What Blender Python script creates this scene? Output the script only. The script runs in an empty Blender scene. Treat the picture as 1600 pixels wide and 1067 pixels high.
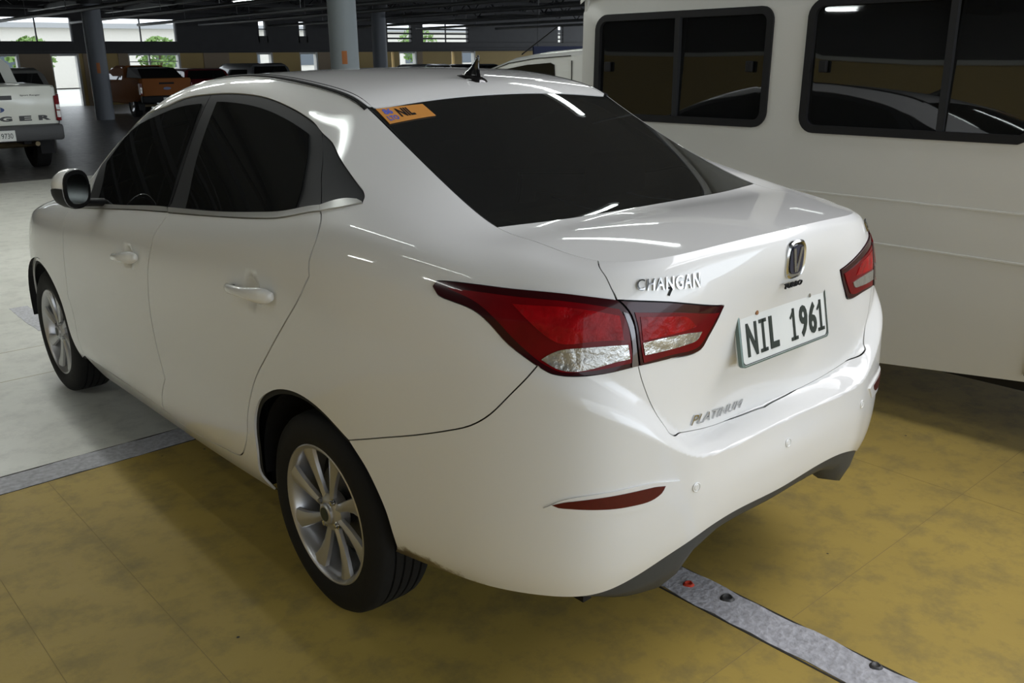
import bpy, bmesh, math, random, json
import numpy as np
from math import radians, sin, cos, pi
from mathutils import Vector, Matrix
from mathutils.geometry import delaunay_2d_cdt
random.seed(4)
SC = bpy.context.scene
COL = SC.collection

# ---------------------------------------------------------------- camera
CAM = (-1.96152, -2.12014, 1.55798, 0.724286, 0.304665, -0.0122743, 1411.2)
def cam_axes(yaw, pitch, roll):
    f = Vector((sin(yaw)*cos(pitch), cos(yaw)*cos(pitch), -sin(pitch)))
    r = Vector((cos(yaw), -sin(yaw), 0)); u = r.cross(f)
    c, s = cos(roll), sin(roll)
    return c*r + s*u, -s*r + c*u, f
r_, u_, f_ = cam_axes(*CAM[3:6])
cd = bpy.data.cameras.new('camera'); co = bpy.data.objects.new('camera', cd); COL.objects.link(co)
m = Matrix((r_, u_, -f_)).transposed().to_4x4(); m.translation = Vector(CAM[:3]); co.matrix_world = m
cd.sensor_width = 36; cd.lens = CAM[6]/1600*36; cd.clip_start = .05; cd.clip_end = 400
SC.camera = co
# ---------------------------------------------------------------- world, light, exposure
SC.view_settings.view_transform = 'Standard'; SC.view_settings.look = 'None'
SC.view_settings.gamma = 1; SC.view_settings.use_curve_mapping = False
SC.view_settings.exposure = 0.0
W = bpy.data.worlds.new('world'); SC.world = W; W.use_nodes = True
bg = W.node_tree.nodes['Background']; bg.inputs[0].default_value = (.86, .93, 1.0, 1); bg.inputs[1].default_value = 2.2
def area(name, loc, rot, sx, sy, power, col=(1, 1, 1)):
    l = bpy.data.lights.new(name, 'AREA'); l.shape = 'RECTANGLE'; l.size = sx; l.size_y = sy; l.energy = power; l.color = col
    o = bpy.data.objects.new(name, l); o.location = loc; o.rotation_euler = rot; COL.objects.link(o); return o
# daylight that comes through the open side of the car park behind the camera, and through its open right end
area('daylight_rear', (6.6, -9.3, 1.9), (radians(90), 0, 0), 14.6, 2.6, 310, (.74, .85, 1.0))
area('daylight_right', (20.0, -2.0, 1.9), (radians(90), 0, radians(90)), 12, 2.4, 200, (.93, .97, 1.0))
# unseen overhead fill added to brighten floor and deck (lane lights sit in battens)
area('ceiling_lamps_rear', (5.2, -2.7, 3.7), (0, 0, 0), 8.4, 3.4, 540, (.97, .97, 1.0))
# ---------------------------------------------------------------- materials
MATS = {}
def nt(name):
    m = bpy.data.materials.new(name); m.use_nodes = True
    return m, m.node_tree, m.node_tree.nodes['Principled BSDF']
def mat(name, col, rough=.5, metal=0, coat=0, noise=0, nscale=8, bump=0, spec=None, coatr=.03):
    if name in MATS: return MATS[name]
    m, t, b = nt(name)
    b.inputs['Roughness'].default_value = rough; b.inputs['Metallic'].default_value = metal
    b.inputs['Coat Weight'].default_value = coat; b.inputs['Coat Roughness'].default_value = coatr
    if spec is not None: b.inputs['Specular IOR Level'].default_value = spec
    N = t.nodes; L = t.links
    tc = N.new('ShaderNodeTexCoord'); n = N.new('ShaderNodeTexNoise'); n.inputs['Scale'].default_value = nscale; n.inputs['Detail'].default_value = 5
    L.new(tc.outputs['Object'], n.inputs['Vector'])
    mx = N.new('ShaderNodeMix'); mx.data_type = 'RGBA'
    k = noise if noise else .04
    mx.inputs[6].default_value = (*[c*(1-k) for c in col], 1); mx.inputs[7].default_value = (*[min(1, c*(1+k)) for c in col], 1)
    L.new(n.outputs['Fac'], mx.inputs[0]); L.new(mx.outputs[2], b.inputs['Base Color'])
    if bump:
        bp = N.new('ShaderNodeBump'); bp.inputs['Strength'].default_value = bump; bp.inputs['Distance'].default_value = .01
        L.new(n.outputs['Fac'], bp.inputs['Height']); L.new(bp.outputs[0], b.inputs['Normal'])
    MATS[name] = m; return m
def emis(name, col, s):
    m, t, b = nt(name); b.inputs['Emission Color'].default_value = (*col, 1); b.inputs['Emission Strength'].default_value = s
    b.inputs['Base Color'].default_value = (.8, .8, .8, 1); MATS[name] = m; return m
def glass(name, tint=.05, rough=.015):
    """dark tinted pane: clear coat reflection over a dim see-through"""
    m = bpy.data.materials.new(name); m.use_nodes = True; t = m.node_tree; N = t.nodes; L = t.links; N.remove(N['Principled BSDF'])
    out = N['Material Output']
    tr = N.new('ShaderNodeBsdfTransparent'); tr.inputs[0].default_value = (tint, tint*1.04, tint*1.05, 1)
    df = N.new('ShaderNodeBsdfDiffuse'); df.inputs[0].default_value = (.022, .023, .023, 1)
    a = N.new('ShaderNodeMixShader'); a.inputs[0].default_value = .35; L.new(tr.outputs[0], a.inputs[1]); L.new(df.outputs[0], a.inputs[2])
    gl = N.new('ShaderNodeBsdfGlossy'); gl.inputs['Roughness'].default_value = rough; gl.inputs[0].default_value = (.9, .92, .93, 1)
    fr = N.new('ShaderNodeFresnel'); fr.inputs[0].default_value = 1.72
    b = N.new('ShaderNodeMixShader'); L.new(fr.outputs[0], b.inputs[0]); L.new(a.outputs[0], b.inputs[1]); L.new(gl.outputs[0], b.inputs[2])
    L.new(b.outputs[0], out.inputs[0]); MATS[name] = m; return m
def paint(name, col, dirt=(.30, .27, .2), low=.5):
    """white car paint with clear coat, fine dust, and splash dirt on a low band behind the wheels"""
    m, t, b = nt(name); N = t.nodes; L = t.links
    b.inputs['Roughness'].default_value = .42; b.inputs['Coat Weight'].default_value = 1; b.inputs['Coat Roughness'].default_value = .035; b.inputs['Coat IOR'].default_value = 1.5
    tc = N.new('ShaderNodeTexCoord'); sp = N.new('ShaderNodeSeparateXYZ'); L.new(tc.outputs['Object'], sp.inputs[0])
    n1 = N.new('ShaderNodeTexNoise'); n1.inputs['Scale'].default_value = 26; n1.inputs['Detail'].default_value = 8; n1.inputs['Roughness'].default_value = .75
    L.new(tc.outputs['Object'], n1.inputs['Vector'])
    mr = N.new('ShaderNodeMapRange'); mr.inputs[1].default_value = .40; mr.inputs[2].default_value = .33; L.new(sp.outputs['Z'], mr.inputs[0])
    my = N.new('ShaderNodeMapRange'); my.inputs[1].default_value = -.40; my.inputs[2].default_value = -.86; my.inputs[3].default_value = 1; my.inputs[4].default_value = 0; L.new(sp.outputs['Y'], my.inputs[0])
    my2 = N.new('ShaderNodeMapRange'); my2.inputs[1].default_value = -.1; my2.inputs[2].default_value = -.42; L.new(sp.outputs['Y'], my2.inputs[0])
    a = N.new('ShaderNodeMath'); a.operation = 'MULTIPLY'; L.new(mr.outputs[0], a.inputs[0]); L.new(my.outputs[0], a.inputs[1])
    a2 = N.new('ShaderNodeMath'); a2.operation = 'MULTIPLY'; L.new(a.outputs[0], a2.inputs[0]); L.new(my2.outputs[0], a2.inputs[1])
    th = N.new('ShaderNodeMath'); th.operation = 'ADD'; L.new(a2.outputs[0], th.inputs[0]); L.new(n1.outputs['Fac'], th.inputs[1])
    r = N.new('ShaderNodeMapRange'); r.inputs[1].default_value = .98; r.inputs[2].default_value = 1.22; L.new(th.outputs[0], r.inputs[0])
    mx = N.new('ShaderNodeMix'); mx.data_type = 'RGBA'; mx.inputs[6].default_value = (*col, 1); mx.inputs[7].default_value = (.16, .12, .06, 1)
    L.new(r.outputs[0], mx.inputs[0]); L.new(mx.outputs[2], b.inputs['Base Color'])
    MATS[name] = m; return m
PAINT = paint('white_car_paint', (.80, .80, .785))
GLASS = glass('tinted_glass')
BLACK = mat('black_plastic', (.010, .010, .011), .6, spec=.25, noise=.2, nscale=40)
SATIN = mat('satin_black_frame', (.020, .021, .023), .55, spec=.22, noise=.1, nscale=30)
SEAL = mat('black_rubber_seal', (.004, .004, .004), .8)
GREYP = mat('dark_grey_valance', (.045, .05, .055), .55, noise=.15, nscale=60)
CHROME = mat('chrome', (.60, .61, .62), .14, 1)
STRIPM = mat('bright_trim_metal', (.62, .62, .60), .28, .55, coat=.5)
RUBBER = mat('tyre_rubber', (.009, .009, .009), .75, spec=.3, noise=.25, nscale=30, bump=.15)
ALLOY = mat('silver_alloy', (.50, .50, .51), .33, .75, coat=.4, noise=.06)
ALLOYD = mat('alloy_barrel', (.22, .22, .22), .5, .6, noise=.2)
SMOKE = mat('smoked_lamp_border', (.035, .004, .006), .15, coat=.3, spec=.15)
RED = mat('red_lamp_lens', (.15, .001, .004), .3, coat=.22, noise=.5, nscale=14, spec=.1)
REDB = mat('bright_red_lamp_reflector', (.30, .003, .006), .25, coat=.22, noise=.9, nscale=26, bump=.7, spec=.1)
CLEAR = mat('clear_lamp_lens', (.42, .42, .40), .15, .6, coat=.8, noise=.45, nscale=45, bump=.5)
LTRIM = mat('lamp_trim_smoke', (.09, .07, .07), .15, coat=1)
FOG = mat('dark_red_reflector', (.085, .003, .005), .25, coat=.5, spec=.3, noise=.2, nscale=80)
WHITEP = mat('number_plate_white', (.72, .74, .72), .35, coat=.3)
GREEN = mat('number_plate_lettering', (.018, .028, .022), .45)
SEATM = mat('seat_fabric', (.03, .03, .032), .9, noise=.2, nscale=50)
RUST = mat('rusty_bolt', (.28, .13, .05), .6, .3, noise=.4, nscale=200)

# ---------------------------------------------------------------- object helpers
def link(o, parent=None, label=None, cat=None, group=None, kind=None):
    COL.objects.link(o)
    if parent: o.parent = parent
    if label: o['label'] = label
    if cat: o['category'] = cat
    if group: o['group'] = group
    if kind: o['kind'] = kind
    return o
def empty(name, loc, label, cat, group=None, rz=0):
    o = bpy.data.objects.new(name, None); o.location = loc; o.rotation_euler.z = rz; o.empty_display_size = .1
    return link(o, None, label, cat, group)
def raw(name, verts, faces, mats, parent=None, midx=None, smooth=False, normals=None, **k):
    me = bpy.data.meshes.new(name); me.from_pydata([tuple(map(float, v)) for v in verts], [], [tuple(int(i) for i in f) for f in faces])
    for mm in (mats if isinstance(mats, (list, tuple)) else [mats]): me.materials.append(mm)
    if midx is not None: me.polygons.foreach_set('material_index', midx)
    if smooth is True: me.polygons.foreach_set('use_smooth', [True]*len(me.polygons))
    me.validate(clean_customdata=False)
    if normals is not None: me.normals_split_custom_set(normals)
    o = bpy.data.objects.new(name, me); return link(o, parent, **k)
class MB:
    """collects simple shapes into one mesh"""
    def __init__(s): s.b = bmesh.new()
    def box(s, x0, x1, y0, y1, z0, z1, bev=0):
        vs = [s.b.verts.new((x, y, z)) for x in (x0, x1) for y in (y0, y1) for z in (z0, z1)]
        f = [(0, 1, 3, 2), (4, 6, 7, 5), (0, 4, 5, 1), (2, 3, 7, 6), (0, 2, 6, 4), (1, 5, 7, 3)]
        fs = [s.b.faces.new([vs[i] for i in q]) for q in f]
        if bev:
            es = list({e for q in fs for e in q.edges}); bmesh.ops.bevel(s.b, geom=es, offset=bev, segments=2, profile=.5, affect='EDGES')
        return s
    def prism(s, pts, axis, a, b, bev=0, scale_b=1, shift=(0, 0)):
        """extrude a 2-D outline along an axis from a to b; far end may be scaled"""
        def P(p, t): x, y = p; return {'x': (t, x, y), 'y': (x, t, y), 'z': (x, y, t)}[axis]
        n = len(pts); va = [s.b.verts.new(P(p, a)) for p in pts]
        vb = [s.b.verts.new(P((p[0]*scale_b+shift[0], p[1]*scale_b+shift[1]), b)) for p in pts]
        fs = [s.b.faces.new(va[::-1]), s.b.faces.new(vb)]
        for i in range(n): fs.append(s.b.faces.new((va[i], va[(i+1) % n], vb[(i+1) % n], vb[i])))
        if bev:
            es = list({e for q in fs[:2] for e in q.edges}); bmesh.ops.bevel(s.b, geom=es, offset=bev, segments=2, profile=.5, affect='EDGES')
        return s
    def loft(s, rings, close=True, cap=True):
        R = [[s.b.verts.new(p) for p in r] for r in rings]; n = len(R[0])
        for a, b in zip(R[:-1], R[1:]):
            for i in range(n if close else n-1): s.b.faces.new((a[i], a[(i+1) % n], b[(i+1) % n], b[i]))
        if cap and close: s.b.faces.new(R[0][::-1]); s.b.faces.new(R[-1])
        return s
    def tube(s, pts, r, n=10):
        P = [Vector(p) for p in pts]; R = []
        for i, p in enumerate(P):
            d = (P[min(i+1, len(P)-1)]-P[max(i-1, 0)]).normalized(); q = d.to_track_quat('Z', 'Y')
            rr = r[i] if isinstance(r, (list, tuple)) else r
            R.append([p+q @ Vector((rr*cos(2*pi*k/n), rr*sin(2*pi*k/n), 0)) for k in range(n)])
        return s.loft(R)
    def lathe(s, prof, axis='x', n=48, c=(0, 0, 0)):
        """prof: (t along axis, radius)"""
        R = []
        for k in range(n):
            a = 2*pi*k/n
            R.append([{'x': (c[0]+t, c[1]+r*cos(a), c[2]+r*sin(a)), 'z': (c[0]+r*cos(a), c[1]+r*sin(a), c[2]+t), 'y': (c[0]+r*cos(a), c[1]+t, c[2]+r*sin(a))}[axis] for t, r in prof])
        V = [[s.b.verts.new(p) for p in r] for r in R]
        for i in range(n):
            for j in range(len(prof)-1):
                s.b.faces.new((V[i][j], V[i][j+1], V[(i+1) % n][j+1], V[(i+1) % n][j]))
        return s
    def build(s, name, m, parent=None, smooth=None, merge=False, **k):
        if merge: bmesh.ops.remove_doubles(s.b, verts=s.b.verts, dist=1e-5)
        bmesh.ops.recalc_face_normals(s.b, faces=s.b.faces)
        me = bpy.data.meshes.new(name); s.b.to_mesh(me); s.b.free(); me.materials.append(m)
        if smooth is not None:
            me.polygons.foreach_set('use_smooth', [True]*len(me.polygons))
            me.set_sharp_from_angle(angle=radians(smooth))
        return link(bpy.data.objects.new(name, me), parent, **k)
def children(o): return [c for c in bpy.data.objects if c.parent == o]
def copy_tree(o, parent=None, kids=None):
    c = o.copy(); COL.objects.link(c); c.parent = parent
    for ch in KIDS.get(o.name, []) if kids is None else kids: copy_tree(ch, c)
    return c
KIDS = {}
def snapshot():
    KIDS.clear()
    for o in bpy.data.objects:
        if o.parent: KIDS.setdefault(o.parent.name, []).append(o)
def text_mesh(s, size=1, extrude=.0, shear=0, sx=1, bold=0, spacing=1, align='LEFT'):
    cu = bpy.data.curves.new('lettering', 'FONT'); cu.body = s; cu.size = size; cu.extrude = extrude; cu.shear = shear; cu.space_character = spacing
    cu.offset = bold; cu.align_x = align; cu.resolution_u = 3
    o = bpy.data.objects.new('lettering', cu); COL.objects.link(o)
    dg = bpy.context.evaluated_depsgraph_get(); me = bpy.data.meshes.new_from_object(o.evaluated_get(dg))
    V = np.array([v.co[:] for v in me.vertices]); F = [tuple(p.vertices) for p in me.polygons]
    bpy.data.objects.remove(o); bpy.data.meshes.remove(me); V[:, 0] *= sx
    return V, F
def flat_text(name, s, m, parent, loc, mw, height, width=None, extrude=.002, shear=0, bold=0, spacing=1, **k):
    """text centred on loc; mw = 3x3 with columns right, up, out"""
    V, F = text_mesh(s, 1, extrude, shear, 1, bold, spacing)
    lo, hi = V.min(0), V.max(0); V[:, :2] -= (lo[:2]+hi[:2])/2
    sy = height/(hi[1]-lo[1]); sx = (width/(hi[0]-lo[0])) if width else sy
    V[:, 0] *= sx; V[:, 1] *= sy
    M = np.array(mw)
    P = V @ M.T + np.array(loc)
    return raw(name, P, F, m, parent, **k)

# ================================================================ sedan body surface
# --- body side surface: columns of (half width or radial distance, z)
SIDE=[
(3.36,[(.30,.24),(.31,.30),(.33,.40),(.33,.50),(.32,.58),(.30,.66),(.27,.72),(.25,.735),(.22,.745),(.19,.75),(.16,.755)]),
(3.25,[(.56,.22),(.58,.30),(.60,.40),(.60,.50),(.59,.60),(.57,.69),(.54,.755),(.51,.775),(.48,.785),(.45,.79),(.42,.795)]),
(3.05,[(.71,.22),(.73,.30),(.745,.40),(.75,.50),(.745,.62),(.73,.73),(.705,.80),(.68,.825),(.65,.84),(.62,.85),(.59,.857)]),
(2.80,[(.775,.22),(.795,.30),(.812,.40),(.815,.51),(.812,.64),(.80,.76),(.775,.845),(.745,.872),(.715,.887),(.685,.897),(.655,.905)]),
(2.50,[(.80,.22),(.83,.30),(.846,.40),(.846,.52),(.846,.66),(.84,.80),(.82,.885),(.788,.918),(.76,.933),(.735,.943),(.71,.95)]),
(2.15,[(.80,.22),(.838,.30),(.856,.40),(.852,.52),(.855,.67),(.856,.82),(.838,.915),(.80,.957),(.778,.970),(.755,.98),(.725,.985)]),
(1.97,[(.80,.22),(.838,.30),(.86,.40),(.852,.52),(.856,.675),(.859,.83),(.841,.93),(.802,.979),(.765,1.035),(.715,1.10),(.68,1.125)]),
(1.78,[(.80,.222),(.84,.30),(.862,.40),(.852,.52),(.857,.68),(.861,.84),(.843,.945),(.80,1.0),(.75,1.10),(.683,1.215),(.645,1.247)]),
(1.40,[(.80,.225),(.842,.30),(.865,.40),(.853,.52),(.858,.68),(.862,.85),(.846,.972),(.798,1.035),(.725,1.20),(.635,1.385),(.585,1.425)]),
(1.00,[(.80,.228),(.842,.30),(.865,.405),(.853,.53),(.858,.69),(.863,.86),(.846,.998),(.793,1.073),(.705,1.26),(.602,1.452),(.545,1.497)]),
(.65,[(.80,.235),(.842,.305),(.865,.41),(.854,.535),(.860,.695),(.864,.875),(.846,1.030),(.788,1.103),(.70,1.275),(.60,1.447),(.53,1.508)]),
(.30,[(.80,.25),(.842,.32),(.863,.42),(.857,.54),(.863,.70),(.864,.89),(.842,1.065),(.785,1.133),(.715,1.255),(.612,1.378),(.503,1.472)]),
(.165,[(.80,.26),(.841,.33),(.861,.425),(.858,.545),(.865,.705),(.863,.895),(.838,1.075),(.781,1.145),(.714,1.243),(.627,1.328),(.499,1.438)]),
(.04,[(.80,.27),(.84,.34),(.860,.43),(.860,.55),(.866,.71),(.862,.90),(.832,1.085),(.775,1.162),(.715,1.225),(.650,1.272),(.498,1.378)]),
(-.20,[(.80,.30),(.838,.36),(.856,.45),(.860,.56),(.862,.72),(.854,.91),(.815,1.10),(.757,1.163),(.68,1.205),(.60,1.232),(.517,1.263)]),
(-.45,[(.78,.325),(.805,.37),(.82,.46),(.823,.57),(.821,.73),(.808,.92),(.773,1.08),(.725,1.135),(.665,1.153),(.605,1.160),(.542,1.166)]),
]
YC=-.45
REAR=[ # phi, rows (D,z)
(14,[(.762,.335),(.785,.38),(.80,.46),(.804,.57),(.798,.73),(.778,.91),(.742,1.05),(.705,1.105),(.66,1.135),(.61,1.146),(.557,1.152)]),
(26,[(.742,.348),(.765,.395),(.781,.46),(.786,.57),(.780,.72),(.76,.89),(.733,1.03),(.703,1.085),(.67,1.115),(.638,1.126),(.604,1.135)]),
(36,[(.695,.36),(.72,.405),(.737,.47),(.745,.56),(.742,.70),(.73,.87),(.702,1.02),(.681,1.072),(.665,1.10),(.648,1.116),(.626,1.127)]),
(47,[(.612,.43),(.624,.46),(.632,.51),(.639,.57),(.641,.68),(.645,.83),(.637,.98),(.626,1.06),(.614,1.097),(.602,1.118),(.586,1.132)]),
(59,[(.522,.470),(.528,.498),(.533,.54),(.536,.59),(.535,.67),(.545,.80),(.563,.95),(.562,1.045),(.553,1.095),(.543,1.124),(.529,1.140)]),
(74,[(.455,.466),(.461,.494),(.466,.54),(.468,.59),(.462,.67),(.474,.79),(.500,.945),(.518,1.05),(.516,1.102),(.507,1.132),(.490,1.147)]),
(90,[(.437,.463),(.443,.491),(.448,.54),(.450,.59),(.440,.67),(.452,.79),(.478,.94),(.504,1.045),(.505,1.10),(.497,1.133),(.481,1.150)]),
]
def build_grid():
    G=[]
    for y,rows in SIDE: G.append([(x,y,z) for x,z in rows])
    for ph,rows in REAR:
        c,s=np.cos(radians(ph)),np.sin(radians(ph))
        G.append([(D*c,YC-D*s,z) for D,z in rows])
    G=np.array(G)
    # mirror columns past the centre line for symmetry
    m=G[-4:-1][::-1].copy(); m[:,:,0]*=-1
    a=2*G[0]-G[1]
    G=np.concatenate([a[None],G,m])
    lo=2*G[:,:1]-G[:,1:2]; hi=2*G[:,-1:]-G[:,-2:-1]
    G=np.concatenate([lo,G,hi],1)
    return G
def quasi(G):
    Q=G.copy()
    Q[1:-1]=G[1:-1]-(G[:-2]-2*G[1:-1]+G[2:])/6
    H=Q.copy()
    H[:,1:-1]=Q[:,1:-1]-(Q[:,:-2]-2*Q[:,1:-1]+Q[:,2:])/6
    return H
GRID=quasi(build_grid())
NC=len(SIDE)+len(REAR)-1   # last column index (rear centre)
NR=10
def bas(t):
    return np.stack([(1-t)**3,3*t**3-6*t**2+4,-3*t**3+3*t**2+3*t+1,t**3],-1)/6
def base(u,v,G=None):
    G=GRID if G is None else G
    u=np.asarray(u,float); v=np.asarray(v,float)
    iu=np.clip(np.floor(u).astype(int),0,G.shape[0]-4); iv=np.clip(np.floor(v).astype(int),0,G.shape[1]-4)
    bu=bas(u-iu); bv=bas(v-iv)
    out=0
    for a in range(4):
        for b in range(4):
            out=out+(bu[...,a]*bv[...,b])[...,None]*G[iu+a,iv+b]
    return out
def sm(t): t=np.clip(t,0,1); return t*t*(3-2*t)
LX=[0,.25,.36,.42,.52,.64,.74,.80]
LZ=[.656,.660,.670,.70,.76,.83,.90,.94]
LA=[.082,.078,.068,.052,.034,.020,.006,0]
LW=[.022,.022,.03,.05,.09,.10,.08,.06]
_tx0=np.linspace(0,.9,181); _kk=np.exp(-.5*(np.arange(-18,19)*.005/.028)**2); _kk/=_kk.sum()
def _smt(Y):
    y=np.interp(_tx0,LX,Y); return np.convolve(np.concatenate([y[18:0:-1],y,np.full(18,y[-1])]),_kk,'valid')
SA,SZ,SW=_smt(LA),_smt(LZ),_smt(LW)
def side(u,v):
    P=base(u,v)
    x,y,z=P[...,0].copy(),P[...,1],P[...,2]
    ax=np.abs(x)
    m=(y<-.5)
    A=np.interp(ax,_tx0,SA); zl=np.interp(ax,_tx0,SZ); w=np.interp(ax,_tx0,SW)
    amt=np.where(m,A*(1-sm((z-zl)/w)),0)*sm((-.5-y)/.15)
    d=np.stack([x,y-YC],-1); d=d/np.maximum(np.linalg.norm(d,axis=-1,keepdims=True),1e-6)
    # push mostly backwards
    P=P.copy()
    P[...,0]+=d[...,0]*amt*.5; P[...,1]+=-np.abs(d[...,1])**.3*amt
    return P
# --- top surface: centre line (column index, y, z)
U0=5.0; UC=None
CY=[(3,3.15,.80),(4,2.9,.87),(5,2.45,.95),(6,2.22,1.03),(7,1.98,1.17),(8,1.5,1.42),(9,1.02,1.513),(10,.66,1.527),(11,.33,1.501),(12,.20,1.472),(13,.08,1.425),(14,-.19,1.305),(15,-.455,1.172),(16,-.61,1.172),(17,-.77,1.168),(18,-.90,1.156),(19,-1.0,1.14),(20,-1.1,1.12)]
def ubs(u,K):
    """1-D quasi interpolating cubic B-spline through K[k] at index k"""
    K=np.asarray(K,float)
    Q=np.concatenate([2*K[:1]-K[1:2],K,2*K[-1:]-K[-2:-1]]); Q2=Q.copy()
    Q2[1:-1]=Q[1:-1]-(Q[:-2]-2*Q[1:-1]+Q[2:])/6
    i=np.clip(np.floor(u).astype(int),0,len(K)-2); b=bas(u-i)
    Q2=np.concatenate([Q2,2*Q2[-1:]-Q2[-2:-1]])
    return sum(b[...,a][...,None]*Q2[i+a] for a in range(4))
UC=17.65
_uu=np.linspace(UC,NC,900); _row=side(_uu,np.full_like(_uu,10.))
def lipcurve(w):
    xc=_row[0,0]
    u=np.interp(-np.abs(w)*xc,-_row[:,0],_uu)
    Q=side(u,np.full_like(u,10.)); Q[...,0]*=np.where(w<0,-1,1)
    return Q
def cc(u): return ubs(np.asarray(u,float)-3,[(0,y,z) for _,y,z in CY])
def top0(u,w):
    E=side(u,np.full_like(u,10.)); Cn=cc(u)
    w2=w*w
    P=np.empty(E.shape); P[...,0]=E[...,0]*w; P[...,1]=Cn[...,1]+(E[...,1]-Cn[...,1])*w2; P[...,2]=Cn[...,2]+(E[...,2]-Cn[...,2])*w2
    return P
def top(u,w):
    u=np.asarray(u,float); w=np.asarray(w,float)
    P=top0(u,w)
    k=np.clip((u-15.)/(UC-15.),0,None)**2
    ue=np.full_like(u,UC)
    D=lipcurve(w)-top0(ue,w)
    return P+D*k[...,None]

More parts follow.
